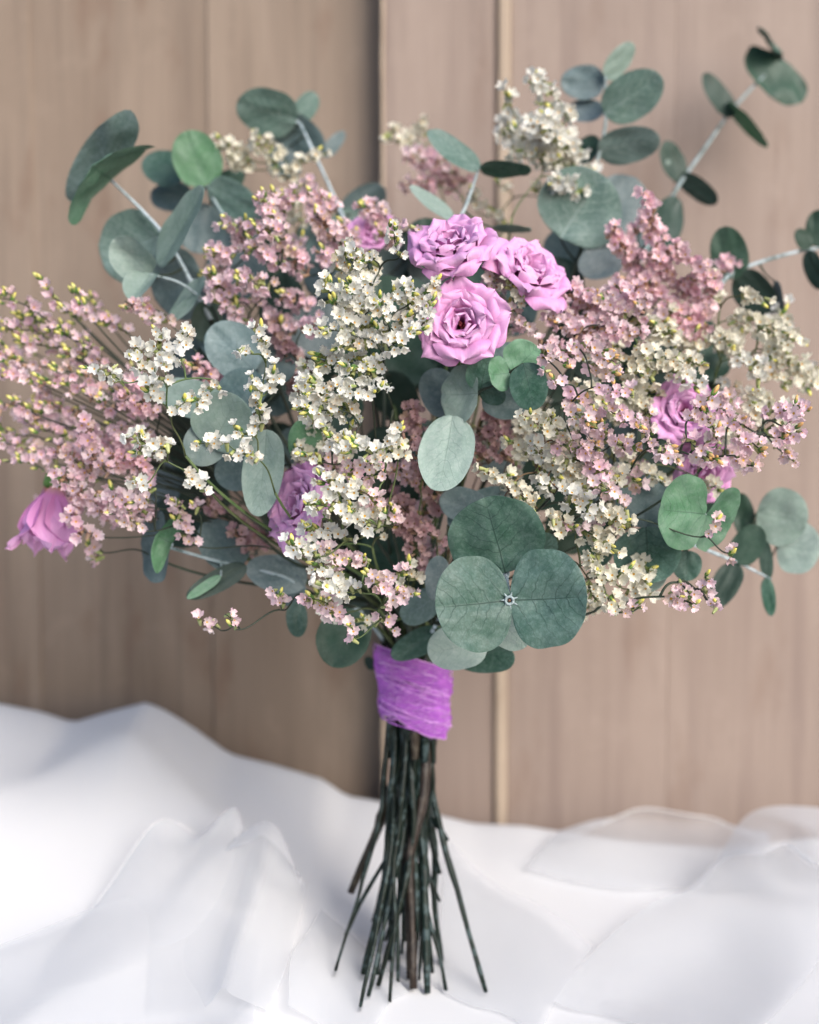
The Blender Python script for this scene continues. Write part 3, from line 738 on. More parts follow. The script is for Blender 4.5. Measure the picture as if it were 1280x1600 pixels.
def inside(n, x0, x1, y0, y1, d0, d1, w0=60, w1=95):
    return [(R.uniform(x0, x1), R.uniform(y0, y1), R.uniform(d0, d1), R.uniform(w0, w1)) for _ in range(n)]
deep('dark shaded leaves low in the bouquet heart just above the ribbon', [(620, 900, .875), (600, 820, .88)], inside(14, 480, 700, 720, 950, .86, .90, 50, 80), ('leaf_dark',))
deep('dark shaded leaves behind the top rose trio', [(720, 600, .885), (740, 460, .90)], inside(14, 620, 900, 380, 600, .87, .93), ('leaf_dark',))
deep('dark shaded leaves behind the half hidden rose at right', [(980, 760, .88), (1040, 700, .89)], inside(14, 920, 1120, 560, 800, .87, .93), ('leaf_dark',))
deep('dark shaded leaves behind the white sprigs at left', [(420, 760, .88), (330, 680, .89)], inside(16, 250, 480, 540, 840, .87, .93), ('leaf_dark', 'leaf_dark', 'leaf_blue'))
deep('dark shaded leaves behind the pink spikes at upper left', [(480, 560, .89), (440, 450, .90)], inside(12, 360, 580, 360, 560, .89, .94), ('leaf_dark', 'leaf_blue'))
# ------------------------------------------------------------------ roses
def petal_mesh(az, theta, L, Wd, cup, curl, r0, z0, seed, n=11, pt=.25):
    rh = Vector((math.cos(az), math.sin(az), 0)); th_ = Vector((-math.sin(az), math.cos(az), 0)); zh = Vector((0, 0, 1))
    pos = rh * r0 + zh * z0; V, F, UVs = [], [], []; rows = []
    nv = n + 2
    for j in range(nv + 1):
        v = j / nv
        al = theta * (.45 + .62 * v) + curl * max(0, (v - .72) / .28) ** 1.5
        dr = rh * math.sin(al) + zh * math.cos(al); nn = zh * math.sin(al) - rh * math.cos(al)   # towards the axis / up
        rows.append((pos.copy(), dr, nn)); pos = pos + dr * (L / nv)
    for side in (1, -1):
        for j, (p, dr, nn) in enumerate(rows):
            v = j / nv
            if v < .62: wv = .20 + .80 * math.sin(v / .62 * math.pi / 2) ** 1.1
            else:
                wv = max(0, 1 - ((v - .62) / .385) ** 2.6) ** .55; wv = wv * (1 - pt) + pt * max(0, 1 - (v - .62) / .385)
            for i in range(n + 1):
                u = -1 + 2 * i / n; x = u * wv * Wd
                z = cup * u * u * wv * Wd
                ec = max(0, abs(u) - .55) / .45
                z -= curl * .55 * ec ** 2 * Wd * v * v * 1.3
                z += Wd * .26 * v * noise.noise(Vector((u * 1.6 + seed, v * 2.2, seed * 2))) + Wd * .12 * v * noise.noise(Vector((u * 4 + seed, v * 5, 1)))
                tip = dr * (L * .07 * (1 - abs(u)) ** 2 * (v > .9) - L * .05 * abs(noise.noise(Vector((u * 3, seed, 0)))) * (v > .8))
                e = 1 if (0 < i < n and j < nv) else 0
                V.append(p + th_ * x + nn * (z + side * .00012 * e) + tip); UVs.append((.5 + u * wv * .5, v))
        o = 0 if side == 1 else (n + 1) * (nv + 1)
        for j in range(nv):
            for i in range(n):
                q = o + j * (n + 1) + i; f = (q, q + 1, q + n + 2, q + n + 1); F.append(f if side == 1 else f[::-1])
    return V, F, UVs
def rose(label, x, y, d, axis, Rpx, N=26, open_=1.0, tmin=10, tmax=82, seed=1, pt=.25, wide=1.0, ck=1.0):
    c = P(x, y, d); Rm = Rpx * S(d)
    ax = (RT * axis[0] + UP * axis[1] - FW * axis[2]).normalized()
    q = ax.to_track_quat('Z', 'Y')
    org = c - ax * (Rm * .45)
    t = tag(empty('rose', org), label, 'rose', 'lilac pink roses in the bouquet')
    rr = random.Random(seed)
    for i in range(N):
        s = (i + .5) / N; az = i * 2.39996 + rr.uniform(-.25, .25)
        th = rad(tmin + (tmax - tmin) * s ** .85 + rr.uniform(-9, 9) * min(1, ck)); L = Rm * (.62 + .52 * s) * rr.uniform(.92, 1.06)
        Wd = Rm * wide * (.30 + .30 * s) * rr.uniform(.85, 1.2)
        V, F, UVs = petal_mesh(az, th, L, Wd, .42 * (1 - s) + .10, ck * rad(18 + 42 * s * rr.uniform(.6, 1.3)), Rm * (.06 + .10 * s), Rm * .10 * (1 - s), rr.random() * 40, pt=min(1, pt * rr.uniform(.5, 1.6)))
        V = [q @ v for v in V]
        obj('petal', mesh('petal', V, F, M['petal'], UVs), org, t, org)
    # receptacle, stamens, sepals
    V, F, _ = tube([q @ Vector((0, 0, z)) for z in (-.28 * Rm, -.2 * Rm, -.05 * Rm, .05 * Rm)], [Rm * .05, Rm * .15, Rm * .17, Rm * .12], 10)
    obj('calyx', mesh('calyx', V, F, M['bract']), org, t, org)
    V, F = merge([tube([q @ Vector((0, 0, 0)), q @ Vector((math.cos(k * 2.4) * Rm * .10 * (k % 3) / 2, math.sin(k * 2.4) * Rm * .1 * (k % 3) / 2, Rm * (.42 + .06 * (k % 2))))], [Rm * .05, Rm * .022], 5)[:2] for k in range(9)])
    obj('stamen_cluster', mesh('stamen_cluster', V, F, M['stamen']), org, t, org)
    full_stem(org - ax * Rm * .25, .0016, .0011, t, org, 'stem_green')
    return t
rose('upper left rose of the top trio, opening upward above the other two', 705, 382, .775, (-.18, .66, .66), 74, N=24, seed=3, tmax=90, pt=.35, wide=1.05)
rose('right rose of the top trio, tilted outward to the upper right', 830, 424, .80, (.42, .60, .62), 74, N=24, seed=8, tmax=88, pt=.35, wide=1.05)
rose('fully open rose facing the viewer, with dark red heart, below the top pair', 721, 505, .765, (-.06, .08, 1), 72, N=22, seed=16, tmin=7, tmax=86, pt=.4, wide=1.08)
rose('rose seen from the side at lower left centre, half covered by white and yellow sprigs', 470, 790, .785, (-.72, .26, .62), 74, N=28, seed=21)
rose('rose hanging at the far left edge, its petals pointing down', 76, 806, .83, (-.12, -.98, .16), 100, N=17, seed=33, tmin=3, tmax=23, pt=.95, wide=.66, ck=.42)
rose('rose at right half hidden by pink sprigs, with a reddish heart', 1072, 642, .805, (.10, .22, .95), 60, N=22, seed=41)
rose('rose low at right, mostly hidden under the pink sprigs above the round leaf pair', 1100, 735, .825, (.35, -.45, .75), 62, N=20, seed=47)
rose('blurred rose at the back, a small lilac patch left of the top trio', 580, 362, .89, (-.1, .5, .8), 40, N=18, seed=55)

# ------------------------------------------------------------------ statice
def floret_mesh(pm, tm, cm, seed, openn=1.0):
    rr = random.Random(seed); V, F, fm = [], [], []
    n = 20; Rf = .0030; jag = rr.uniform(.07, .16); asym = rr.uniform(0, .18); ap = rr.random() * 6.28
    rings = [(.0002, -.0010, 0), (.0005, -.0006, 0), (.0015, .0000, .3), (.0024, .0004, .8), (Rf, .0009, 1.0)]
    ph = rr.random()
    for (r, z, k) in rings:
        for i in range(n):
            a_ = 2 * math.pi * i / n
            lob = abs(math.cos(2.5 * a_)) ** .7
            rr_ = r * (1 - k * .24 * (1 - lob)) * (1 + k * rr.uniform(-jag, jag)) * (1 + k * asym * math.cos(a_ - ap)) * (1 if k < 1 else (1.06 if i % 2 else .90))
            zz = z * openn + k * (.0005 * math.sin(5 * a_ + ph * 6) + rr.uniform(-.0006, .0006)) + (1 - openn) * r * 1.2
            V.append((rr_ * math.cos(a_), rr_ * math.sin(a_), zz))
    for j in range(4):
        for i in range(n):
            i2 = (i + 1) % n; F.append((j * n + i, j * n + i2, (j + 1) * n + i2, (j + 1) * n + i)); fm.append(1 if j < 1 else 0)
    F.append(tuple(reversed(range(n)))); fm.append(1)
    o = len(V); m = 6      # calyx tube behind
    for (r, z) in ((.0011, .0000), (.0010, -.0020), (.0006, -.0042)):
        for i in range(m): V.append((r * math.cos(i * 2 * math.pi / m), r * math.sin(i * 2 * math.pi / m), z - .0006))
    for j in range(2):
        for i in range(m):
            i2 = (i + 1) % m; F.append((o + j * m + i2, o + j * m + i, o + (j + 1) * m + i, o + (j + 1) * m + i2)); fm.append(2)
    return mesh('floret', V, F, [M[pm], M[tm], M[cm]], fm=fm)
def bud_mesh(bm, seed, tipm):
    rr = random.Random(seed)
    V, F, fm = [], [], []
    def cone(p, q_, rads, mi, n=6):
        path = [p.lerp(q_, i / (len(rads) - 1)) for i in range(len(rads))]
        v, f, _ = tube(path, rads, n); o = len(V); V.extend(v); F.extend([tuple(i + o for i in ff) for ff in f]); fm.extend([mi] * len(f))
    cone(Vector((0, 0, -.001)), Vector((0, 0, .0042)), [.0003, .0009, .00115, .0010, .0003], 0)
    for k in range(3):
        a_ = k * 2.1 + rr.random(); d = Vector((math.cos(a_), math.sin(a_), 0))
        cone(d * .0003 + Vector((0, 0, -.0022)), d * .0013 + Vector((0, 0, .0014)), [.0003, .0007, .0006, .0001], 1, 5)
    return mesh('bud', V, F, [M[bm], M[tipm]], fm=fm)
KINDS = {  # petal material, throat, calyx
    'W': ('fl_white', 'throat_y', 'calyx'), 'C': ('fl_cream', 'throat_y', 'calyx'), 'P': ('fl_pink', 'throat_y', 'calyx_b'),
    'R': ('fl_rose', 'throat_y', 'calyx_b'), 'L': ('fl_pale', 'throat_y', 'calyx'), 'I': ('fl_lilac', 'throat_y', 'calyx'), 'D': ('fl_dusty', 'throat_d', 'calyx_b')}
FM = {k: [floret_mesh(*v, seed=i * 7 + 1, openn=o_) for i, o_ in enumerate((1.0, .8, .4, .1, .9, .6))] for k, v in KINDS.items()}
BM = {'y': [bud_mesh('bud_y', i, 'bract') for i in range(3)], 'o': [bud_mesh('bud_o', i + 5, 'bract') for i in range(3)]}
count = [0, 0]
WPT = Vector((645, 1010))
def spike(parent, org, cap, d, kind, sub, buds, budk, dens, stemr, smat, fsize=1.0):
    x0, y0, x1, y1, r = cap[:5]
    if (Vector((x0, y0)) - WPT).length > (Vector((x1, y1)) - WPT).length and not (len(cap) > 5): x0, y0, x1, y1 = x1, y1, x0, y0
    dj = R.uniform(-.012, .012)
    A = P(x0, y0, d + dj + .004); B = P(x1, y1, d + dj - .002)
    rm = r * S(d); a = (B - A); L = a.length; ah = a.normalized()
    side = ah.cross((CAM - A).normalized()).normalized()
    sag = R.uniform(-.18, .18) * L
    axis = bez(A, A.lerp(B, .33) + side * sag, A.lerp(B, .7) + side * sag, B, 8)
    # twig from the main stem
    root = sub
    c1 = root + (A - root) * .35 + Vector((0, 0, .006)); c2 = A - ah * min(.007, (A - root).length * .2) - (A - root) * .25
    tw = bez(root, c1, c2, A, 10)[:-1] + axis
    V, F, _ = tube([p - A for p in tw], [stemr * (1 - .5 * i / len(tw)) for i in range(len(tw))], 5)
    sp = obj('flower_spike', mesh('flower_spike', V, F, M[smat]), A, parent, org)
    mats = []
    Lpx = math.hypot(x1 - x0, y1 - y0)
    fpx = .0058 / S(d)
    n = max(3, int((Lpx + 1.5 * r) * 2 * r / (fpx * fpx) * 1.5 * dens))
    toc = (CAM - A).normalized()
    pts = []
    for i in range(n):
        for tries in range(14):
            t = (i + R.random()) / n if tries < 6 else R.random()
            k = t * 8; k0 = min(7, int(k)); c = axis[k0].lerp(axis[k0 + 1], k - k0)
            dr = rv(); dr -= ah * dr.dot(ah) * (.6 if .15 < t < .85 else .0)
            dr.normalize()
            if dr.dot(toc) < -.25: continue
            dr = (dr + toc * .25 + Vector((0, 0, .25))).normalized()
            p = c + dr * rm * R.uniform(.62, 1.0)
            if all((p - q_).length > .0034 * fsize for q_ in pts): break
        pts.append(p)
        nn = (dr * .9 + toc * .35 + ah * R.uniform(0, .5) + rv(.22)).normalized()
        me = FM[kind][R.choice((0, 0, 1, 1, 2, 3, 4, 4, 5))]
        o = bpy.data.objects.new('floret', me); o.location = p - A
        o.rotation_mode = 'QUATERNION'; o.rotation_quaternion = nn.to_track_quat('Z', 'Y') @ Quaternion((0, 0, 1), R.uniform(0, 6.28))
        s = R.choice((R.uniform(.82, 1.1), R.uniform(1.05, 1.38))) * fsize; o.scale = (s, s, s); link(o, sp); count[0] += 1
    nb = int(round(n * buds))
    for i in range(nb):
        t = min(1, max(0, R.betavariate(2.2, 1.0))); k = t * 8; k0 = min(7, int(k)); c = axis[k0].lerp(axis[k0 + 1], k - k0)
        dr = (rv() + toc * .5 + Vector((0, 0, .5))).normalized()
        p = c + dr * rm * R.uniform(.5, 1.0) + ah * rm * .3
        nn = (dr * .5 + ah * 1.0 + rv(.3)).normalized()
        o = bpy.data.objects.new('bud', R.choice(BM[budk])); o.location = p - A
        o.rotation_mode = 'QUATERNION'; o.rotation_quaternion = nn.to_track_quat('Z', 'Y')
        s = R.uniform(.7, 1.1); o.scale = (s, s, s); link(o, sp); count[1] += 1
    return tw[2:10]
def statice(label, kind, d, caps, buds=.15, budk='y', dens=1.0, smat='stem_green', group='statice sprays', alt=None, stemr=.00055, root=None, fill=0, fillk=None, fsize=1.0, fan=False):
    mx = sum((c[0] + c[2]) / 2 for c in caps) / len(caps); my = sum((c[1] + c[3]) / 2 for c in caps) / len(caps)
    if root is None: root = (mx + (WPT.x - mx) * .34, my + (WPT.y - my) * .34, d + .05)
    rp = P(*root); org = rp.copy()
    t = tag(empty('statice_spray', org), label, 'statice', group)
    up = full_stem(rp, .0012, .0008, t, org, smat)
    allc = [(c, d + (c[6] if len(c) > 6 else 0), kind) for c in caps]
    xs = [c[0] for c in caps] + [c[2] for c in caps]; ys = [c[1] for c in caps] + [c[3] for c in caps]
    for i in range(fill):
        b = R.choice(caps); cx = (b[0] + b[2]) / 2 + R.uniform(-35, 35); cy = (b[1] + b[3]) / 2 + R.uniform(-30, 35)
        vx, vy = cx - WPT.x, cy - WPT.y; l = math.hypot(vx, vy) + 1e-6; ll = R.uniform(12, 24)
        allc.append(((cx - vx / l * ll, cy - vy / l * ll, cx + vx / l * ll, cy + vy / l * ll, 15), d + R.uniform(.02, .055), fillk or kind))
    nodes = list(up[-12:])
    def start(c, dd):
        a_, b_ = Vector((c[0], c[1])), Vector((c[2], c[3]))
        if (a_ - WPT).length > (b_ - WPT).length: a_ = b_
        return P(a_.x, a_.y, dd)
    allc.sort(key=lambda q_: (start(q_[0], q_[1]) - rp).length)
    for c, dd, kk in allc:
        A = start(c, dd)
        near = min(nodes, key=lambda p: (p - A).length + (.3 * (p - rp).length if (p - rp).length > (A - rp).length * .9 else 0))
        k2 = alt if (alt and R.random() < .25) else kk
        tw = spike(t, org, c, dd, k2, near, buds, budk, dens * (.8 if dd > d + .015 else 1), stemr, smat, fsize)
        if not fan: nodes += tw
    return t
# --- white, in front at left
statice('sharp white statice sprig at left front on a forked green stem over pale leaves', 'W', .738, [(195, 598, 140, 574, 10), (240, 590, 210, 548, 16), (248, 560, 250, 520, 14), (284, 560, 286, 508, 12), (262, 590, 262, 548, 15), (250, 625, 228, 598, 13), (268, 650, 290, 628, 10), (290, 632, 342, 598, 12)], buds=.16, root=(290, 712, .75))
statice('small white statice sprig hanging over the left pale leaf, below the forked one', 'W', .742, [(262, 705, 206, 676, 15), (252, 716, 215, 700, 10), (318, 765, 290, 738, 12), (225, 758, 206, 750, 9)], buds=.14, root=(330, 770, .77))
statice('upright white statice sprig between the left pale leaves and the central white mass', 'W', .742, [(415, 560, 398, 510, 12), (390, 552, 370, 545, 7), (418, 610, 430, 572, 12), (402, 628, 392, 592, 12), (408, 668, 404, 628, 11), (345, 690, 310, 694, 11), (398, 712, 358, 696, 12), (398, 680, 368, 668, 9)], buds=.14, root=(430, 770, .77))
# --- white centre with yellow buds
statice('white statice with yellow buds topping the central mass, left of the roses', 'W', .752, [(545, 505, 508, 436, 14), (575, 450, 545, 398, 17), (625, 400, 618, 352, 11), (592, 412, 560, 396, 12), (585, 480, 545, 448, 15), (602, 470, 645, 448, 13), (640, 475, 682, 444, 13), (600, 505, 585, 470, 14), (650, 520, 672, 470, 10)], buds=.42, fill=5, fillk='C', smat='stem_dark')
statice('white statice crowded with yellow buds across the middle of the central mass', 'W', .750, [(555, 525, 482, 518, 10), (585, 535, 525, 528, 16), (605, 540, 565, 505, 15), (605, 545, 652, 515, 13), (570, 560, 495, 560, 15), (560, 605, 480, 598, 16), (600, 575, 535, 575, 15), (560, 625, 612, 598, 8), (500, 665, 468, 608, 13), (600, 520, 642, 490, 12)], buds=.42, fill=5, fillk='C', smat='stem_dark')
statice('white statice at the lower end of the central mass above the green leaf', 'W', .748, [(525, 640, 462, 640, 15), (565, 650, 520, 625, 14), (555, 690, 505, 670, 13), (520, 700, 545, 660, 12), (505, 722, 460, 706, 8)], buds=.30, fill=3, fillk='C', smat='stem_dark')
statice('white and yellow budded statice in front of the side facing rose', 'W', .742, [(600, 720, 535, 698, 16), (600, 745, 545, 735, 17), (570, 770, 505, 752, 16), (600, 790, 565, 760, 15), (540, 810, 482, 790, 12), (590, 820, 545, 795, 14), (545, 845, 480, 830, 12), (500, 870, 450, 852, 12), (605, 700, 625, 668, 10)], buds=.50, fill=5, fillk='C', alt='L')
statice('pale pink and white statice lowest in the centre, above the hanging oval leaf', 'L', .748, [(560, 880, 505, 862, 14), (545, 905, 492, 888, 13), (560, 925, 500, 908, 14), (535, 965, 482, 935, 15), (600, 905, 640, 885, 8), (575, 880, 565, 868, 7), (610, 925, 575, 900, 13), (600, 945, 648, 930, 12), (555, 998, 548, 978, 9), (612, 982, 600, 965, 11)], buds=.22, fill=4, fillk='C', alt='W')
statice('tiny pink statice sprig reaching out alone below the left side', 'L', .765, [(368, 984, 352, 960, 8), (345, 985, 312, 972, 9), (440, 952, 432, 925, 11)], buds=.25, root=(470, 930, .80), smat='stem_dark')
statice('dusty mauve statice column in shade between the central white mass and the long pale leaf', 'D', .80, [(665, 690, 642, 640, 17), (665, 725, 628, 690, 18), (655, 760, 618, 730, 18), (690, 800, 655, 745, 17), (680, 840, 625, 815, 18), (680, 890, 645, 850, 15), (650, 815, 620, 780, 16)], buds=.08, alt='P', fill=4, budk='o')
# --- upper left pink
statice('pink statice with curled spikes at upper left behind the central white mass', 'I', .83, [(450, 365, 412, 312, 13), (425, 340, 435, 298, 14), (400, 352, 342, 342, 12), (395, 390, 332, 396, 12), (365, 470, 332, 435, 13), (420, 445, 365, 430, 15), (440, 410, 390, 385, 14), (440, 375, 402, 352, 14), (380, 500, 335, 470, 13), (445, 335, 465, 300, 12)], buds=.30, smat='stem_dark', fill=6, fillk='P', alt='L')
statice('pink statice spikes at top left of centre between white flowers and the wall gap', 'P', .845, [(525, 330, 488, 300, 15), (520, 372, 492, 330, 14), (540, 385, 498, 362, 13), (480, 430, 440, 390, 14), (612, 350, 565, 322, 14), (622, 385, 590, 350, 12), (560, 395, 535, 355, 13), (480, 480, 440, 462, 14), (460, 520, 420, 500, 13), (520, 420, 500, 395, 13)], buds=.20, smat='stem_dark', fill=6, fillk='I')
statice('blurred cream statice among the leaves at top left', 'C', .905, [(390, 250, 345, 222, 15), (385, 262, 360, 245, 13), (440, 245, 402, 215, 14), (460, 280, 425, 252, 14), (455, 268, 504, 242, 11), (470, 345, 430, 300, 11), (460, 350, 450, 310, 12)], buds=.10, dens=.85)
# --- far left
statice('far left pink statice with yellow green tips, uppermost fan of long dark stems', 'I', .835, [(112, 492, 66, 435, 8), (60, 490, 0, 466, 12), (145, 500, 118, 458, 12), (110, 520, 30, 500, 13), (160, 545, 85, 515, 12), (90, 545, 20, 532, 11), (200, 520, 160, 500, 12), (50, 515, -20, 505, 12)], buds=0.95, dens=0.55, stemr=.0007, smat='stem_dark', root=(350, 730, .86), fan=True, fill=4)
statice('far left pink statice with yellow green tips, middle fan at the frame edge', 'P', .83, [(80, 575, 0, 552, 12), (175, 575, 100, 552, 12), (75, 605, 0, 588, 11), (160, 612, 60, 592, 11), (60, 650, -10, 628, 12), (130, 650, 60, 636, 12), (180, 640, 130, 615, 12), (150, 590, 90, 575, 11)], buds=0.95, dens=0.55, stemr=.0007, smat='stem_dark', root=(360, 760, .86), fan=True, fill=4, fillk='I')
statice('far left pink statice, lowest fan at the frame edge above the hanging rose', 'I', .84, [(60, 705, 0, 688, 12), (70, 735, 10, 722, 10), (120, 700, 60, 672, 13), (50, 680, -10, 660, 12), (110, 670, 40, 655, 12), (90, 725, 55, 705, 12)], buds=0.7, dens=0.6, stemr=.0007, smat='stem_dark', root=(370, 790, .86), fan=True, fill=4)
statice('clear pink statice cluster right of the far left fans, hanging above the side rose', 'P', .80, [(150, 705, 130, 660, 15), (140, 740, 92, 705, 15), (128, 770, 90, 738, 14), (160, 800, 112, 770, 14), (145, 838, 108, 800, 12), (165, 735, 140, 695, 13)], buds=.12, smat='stem_dark', root=(400, 830, .84), fan=True, fill=4, fillk='R', alt='L')
statice('pink statice behind the white sprigs at left', 'R', .815, [(245, 640, 195, 625, 16), (240, 680, 180, 672, 16), (240, 730, 172, 712, 17), (240, 620, 205, 595, 12), (215, 700, 180, 680, 14), (330, 590, 300, 560, 13), (235, 480, 195, 470, 11), (260, 500, 225, 478, 12)], buds=.08, smat='stem_dark', root=(400, 800, .85), fill=6, fillk='P', alt='L')
statice('short pink and white statice spikes low at left over thin dark stems', 'L', .785, [(238, 782, 168, 775, 10), (232, 800, 170, 795, 11), (240, 765, 205, 745, 10), (300, 850, 280, 810, 12), (225, 830, 185, 815, 10), (310, 800, 270, 780, 10)], buds=.25, smat='stem_dark', root=(430, 860, .82), fill=4, fillk='P')
statice('single pinkish bud sprig sticking out low at left below the side rose', 'L', .82, [(152, 862, 136, 850, 6), (148, 875, 144, 872, 4)], buds=.6, smat='stem_dark', root=(230, 865, .83))
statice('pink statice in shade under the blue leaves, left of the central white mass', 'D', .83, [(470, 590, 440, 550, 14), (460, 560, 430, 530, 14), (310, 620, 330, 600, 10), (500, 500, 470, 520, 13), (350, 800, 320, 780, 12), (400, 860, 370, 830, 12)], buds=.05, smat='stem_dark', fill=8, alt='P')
# --- top middle and right
statice('blurred cream and pink statice leaning on the dark wall gap above the top rose', 'C', .945, [(640, 220, 604, 208, 11), (672, 215, 655, 188, 11), (650, 232, 620, 222, 9)], buds=.08, root=(700, 330, .92), dens=.8)
statice('blurred dusty pink statice beside the V of narrow leaves', 'P', .94, [(700, 265, 640, 245, 15), (690, 292, 635, 288, 14), (725, 285, 700, 265, 11), (720, 300, 690, 280, 12)], buds=0, root=(720, 360, .91), alt='D')
statice('tall white statice standing free at top right of centre against the wall', 'W', .875, [(858, 142, 836, 122, 14), (798, 165, 792, 142, 7), (895, 178, 855, 162, 11), (835, 225, 788, 205, 13), (870, 215, 828, 190, 15), (905, 235, 855, 215, 15), (895, 260, 855, 240, 14), (905, 295, 865, 280, 14), (850, 255, 800, 235, 11), (878, 200, 850, 180, 12)], buds=.15, smat='stem_green', root=(800, 340, .88), fill=4, fillk='W', dens=1.25, fsize=1.12)
statice('faint cream statice buds on olive twigs behind the top rose', 'C', .93, [(790, 345, 765, 322, 8), (870, 310, 835, 292, 8), (800, 300, 775, 280, 7), (745, 330, 735, 300, 7)], buds=.2, root=(780, 380, .91), dens=.7)
statice('cream and pinkish statice filling the gap between the three top roses', 'L', .797, [(775, 435, 752, 400, 12), (825, 475, 790, 440, 13), (830, 510, 785, 482, 14), (768, 455, 765, 425, 10), (662, 372, 642, 352, 9), (810, 450, 780, 420, 10)], buds=.12, fill=4, alt='C', smat='stem_dark')
statice('light pink statice mass right below the right rose of the trio', 'P', .80, [(930, 475, 872, 455, 17), (945, 510, 885, 498, 18), (985, 500, 935, 470, 18), (1000, 530, 950, 510, 16), (900, 550, 850, 535, 14), (955, 560, 905, 540, 15), (1010, 490, 985, 450, 15), (905, 520, 865, 500, 15)], buds=.10, budk='o', smat='stem_dark', fill=7, fillk='P', alt='L')
statice('tall deep pink statice with knobbly spikes at upper right before the dark leaf branch', 'R', .845, [(1018, 368, 1008, 302, 11), (978, 395, 956, 345, 11), (1052, 398, 1030, 362, 12), (1015, 430, 985, 385, 14), (1095, 420, 1055, 388, 13), (1085, 440, 1030, 420, 15), (1112, 470, 1092, 410, 13), (1100, 470, 1055, 450, 14), (1035, 465, 1000, 430, 15), (1000, 470, 972, 440, 13), (1100, 505, 1045, 480, 14), (1090, 540, 1062, 510, 13), (1040, 420, 1022, 385, 13)], buds=.04, budk='o', smat='stem_dark', fill=8, fsize=1.1)
statice('cream statice under the tall deep pink spikes, right of centre', 'C', .80, [(1045, 520, 985, 505, 14), (1065, 565, 1000, 540, 17), (1020, 590, 965, 562, 16), (1025, 620, 975, 600, 15), (1095, 600, 1045, 580, 14), (1045, 545, 1030, 510, 13), (1090, 570, 1060, 550, 13), (940, 590, 915, 565, 12)], buds=.08, fill=6, alt='W')
statice('cream statice reaching to the far right edge above the pink sprigs', 'C', .835, [(1125, 478, 1112, 432, 11), (1198, 470, 1160, 462, 11), (1150, 545, 1108, 525, 14), (1200, 525, 1150, 500, 15), (1235, 540, 1190, 512, 14), (1205, 575, 1145, 560, 15), (1260, 575, 1200, 548, 15), (1274, 605, 1240, 575, 14), (1250, 530, 1232, 512, 10), (1230, 600, 1190, 580, 12), (1190, 620, 1130, 600, 12)], buds=.15, fill=7, alt='W')
# --- right front
statice('sharp pale pink statice on dark twigs beside the small green sprig leaves', 'L', .742, [(885, 570, 845, 552, 12), (882, 598, 856, 582, 9), (960, 565, 905, 540, 13), (965, 590, 925, 572, 13), (990, 618, 940, 602, 11), (925, 660, 885, 642, 14)], buds=.35, budk='o', smat='stem_dark', root=(905, 720, .77), alt='I')
statice('pale pink statice with orange buds at the middle of the right side', 'I', .755, [(940, 700, 872, 690, 14), (945, 735, 895, 715, 14), (955, 690, 920, 655, 14), (1000, 660, 950, 640, 12), (925, 640, 895, 615, 12), (1000, 700, 960, 690, 11), (960, 770, 925, 750, 11)], buds=.35, budk='o', smat='stem_dark', fill=5, fillk='C', alt='L')
statice('pink sprigs on long dark stems stretching right across the half hidden rose', 'L', .745, [(1050, 705, 1008, 682, 11), (1018, 690, 1012, 642, 9), (1075, 655, 1112, 620, 11), (1108, 715, 1078, 690, 11), (1120, 695, 1100, 650, 11), (1060, 720, 1030, 700, 9), (1125, 720, 1085, 712, 8)], buds=.50, budk='o', smat='stem_dark', root=(985, 735, .765), alt='I', stemr=.0007)
statice('clear pink statice tips at the far right edge on dark forked twigs', 'I', .765, [(1200, 645, 1262, 642, 12), (1245, 675, 1200, 682, 12), (1242, 722, 1215, 700, 10), (1165, 655, 1130, 642, 12), (1185, 700, 1142, 662, 14), (1178, 728, 1148, 712, 10), (1228, 665, 1240, 632, 9)], buds=.20, budk='o', smat='stem_dark', root=(1090, 740, .78), fill=3, fillk='C', stemr=.0007)
statice('cream statice mass right of the long pale leaf above the large front leaves', 'C', .762, [(805, 752, 752, 735, 12), (840, 795, 800, 765, 15), (870, 730, 830, 690, 17), (880, 765, 840, 738, 17), (920, 770, 870, 722, 17), (930, 800, 882, 772, 16), (975, 750, 930, 730, 14), (835, 710, 800, 690, 12), (850, 680, 820, 650, 13), (880, 690, 860, 650, 13)], buds=.12, fill=9, alt='W', smat='stem_brown')
statice('cream statice hanging in a curl right of the large front leaves', 'C', .765, [(950, 850, 902, 832, 13), (938, 905, 922, 858, 14), (988, 892, 945, 905, 12), (965, 960, 945, 920, 12), (985, 820, 935, 800, 14), (960, 860, 925, 835, 13), (880, 830, 862, 800, 12), (935, 940, 920, 905, 11)], buds=.08, root=(890, 880, .79), fill=5)
statice('small pink statice sprigs lowest at right on a straight dark stem', 'L', .758, [(1085, 945, 1042, 932, 12), (1098, 925, 1102, 900, 9), (1080, 930, 1062, 910, 11), (1112, 946, 1122, 944, 7), (1000, 948, 965, 956, 9)], buds=.30, budk='y', smat='stem_dark', root=(930, 955, .77), alt='I', stemr=.0008)
statice('tiny pink statice sprig poking through the bright round leaf pair', 'L', .765, [(1108, 838, 1118, 812, 6), (1134, 864, 1150, 860, 8), (975, 800, 968, 778, 8), (905, 828, 872, 818, 9), (972, 822, 930, 812, 9)], buds=.35, budk='y', smat='stem_dark', root=(960, 850, .785))
statice('shaded cream and mauve statice behind the long pale leaf', 'D', .815, [(790, 690, 745, 675, 14), (790, 660, 760, 650, 12), (830, 650, 805, 630, 12), (760, 720, 735, 700, 12), (800, 720, 770, 705, 13)], buds=.04, smat='stem_brown', fill=5, fillk='C')
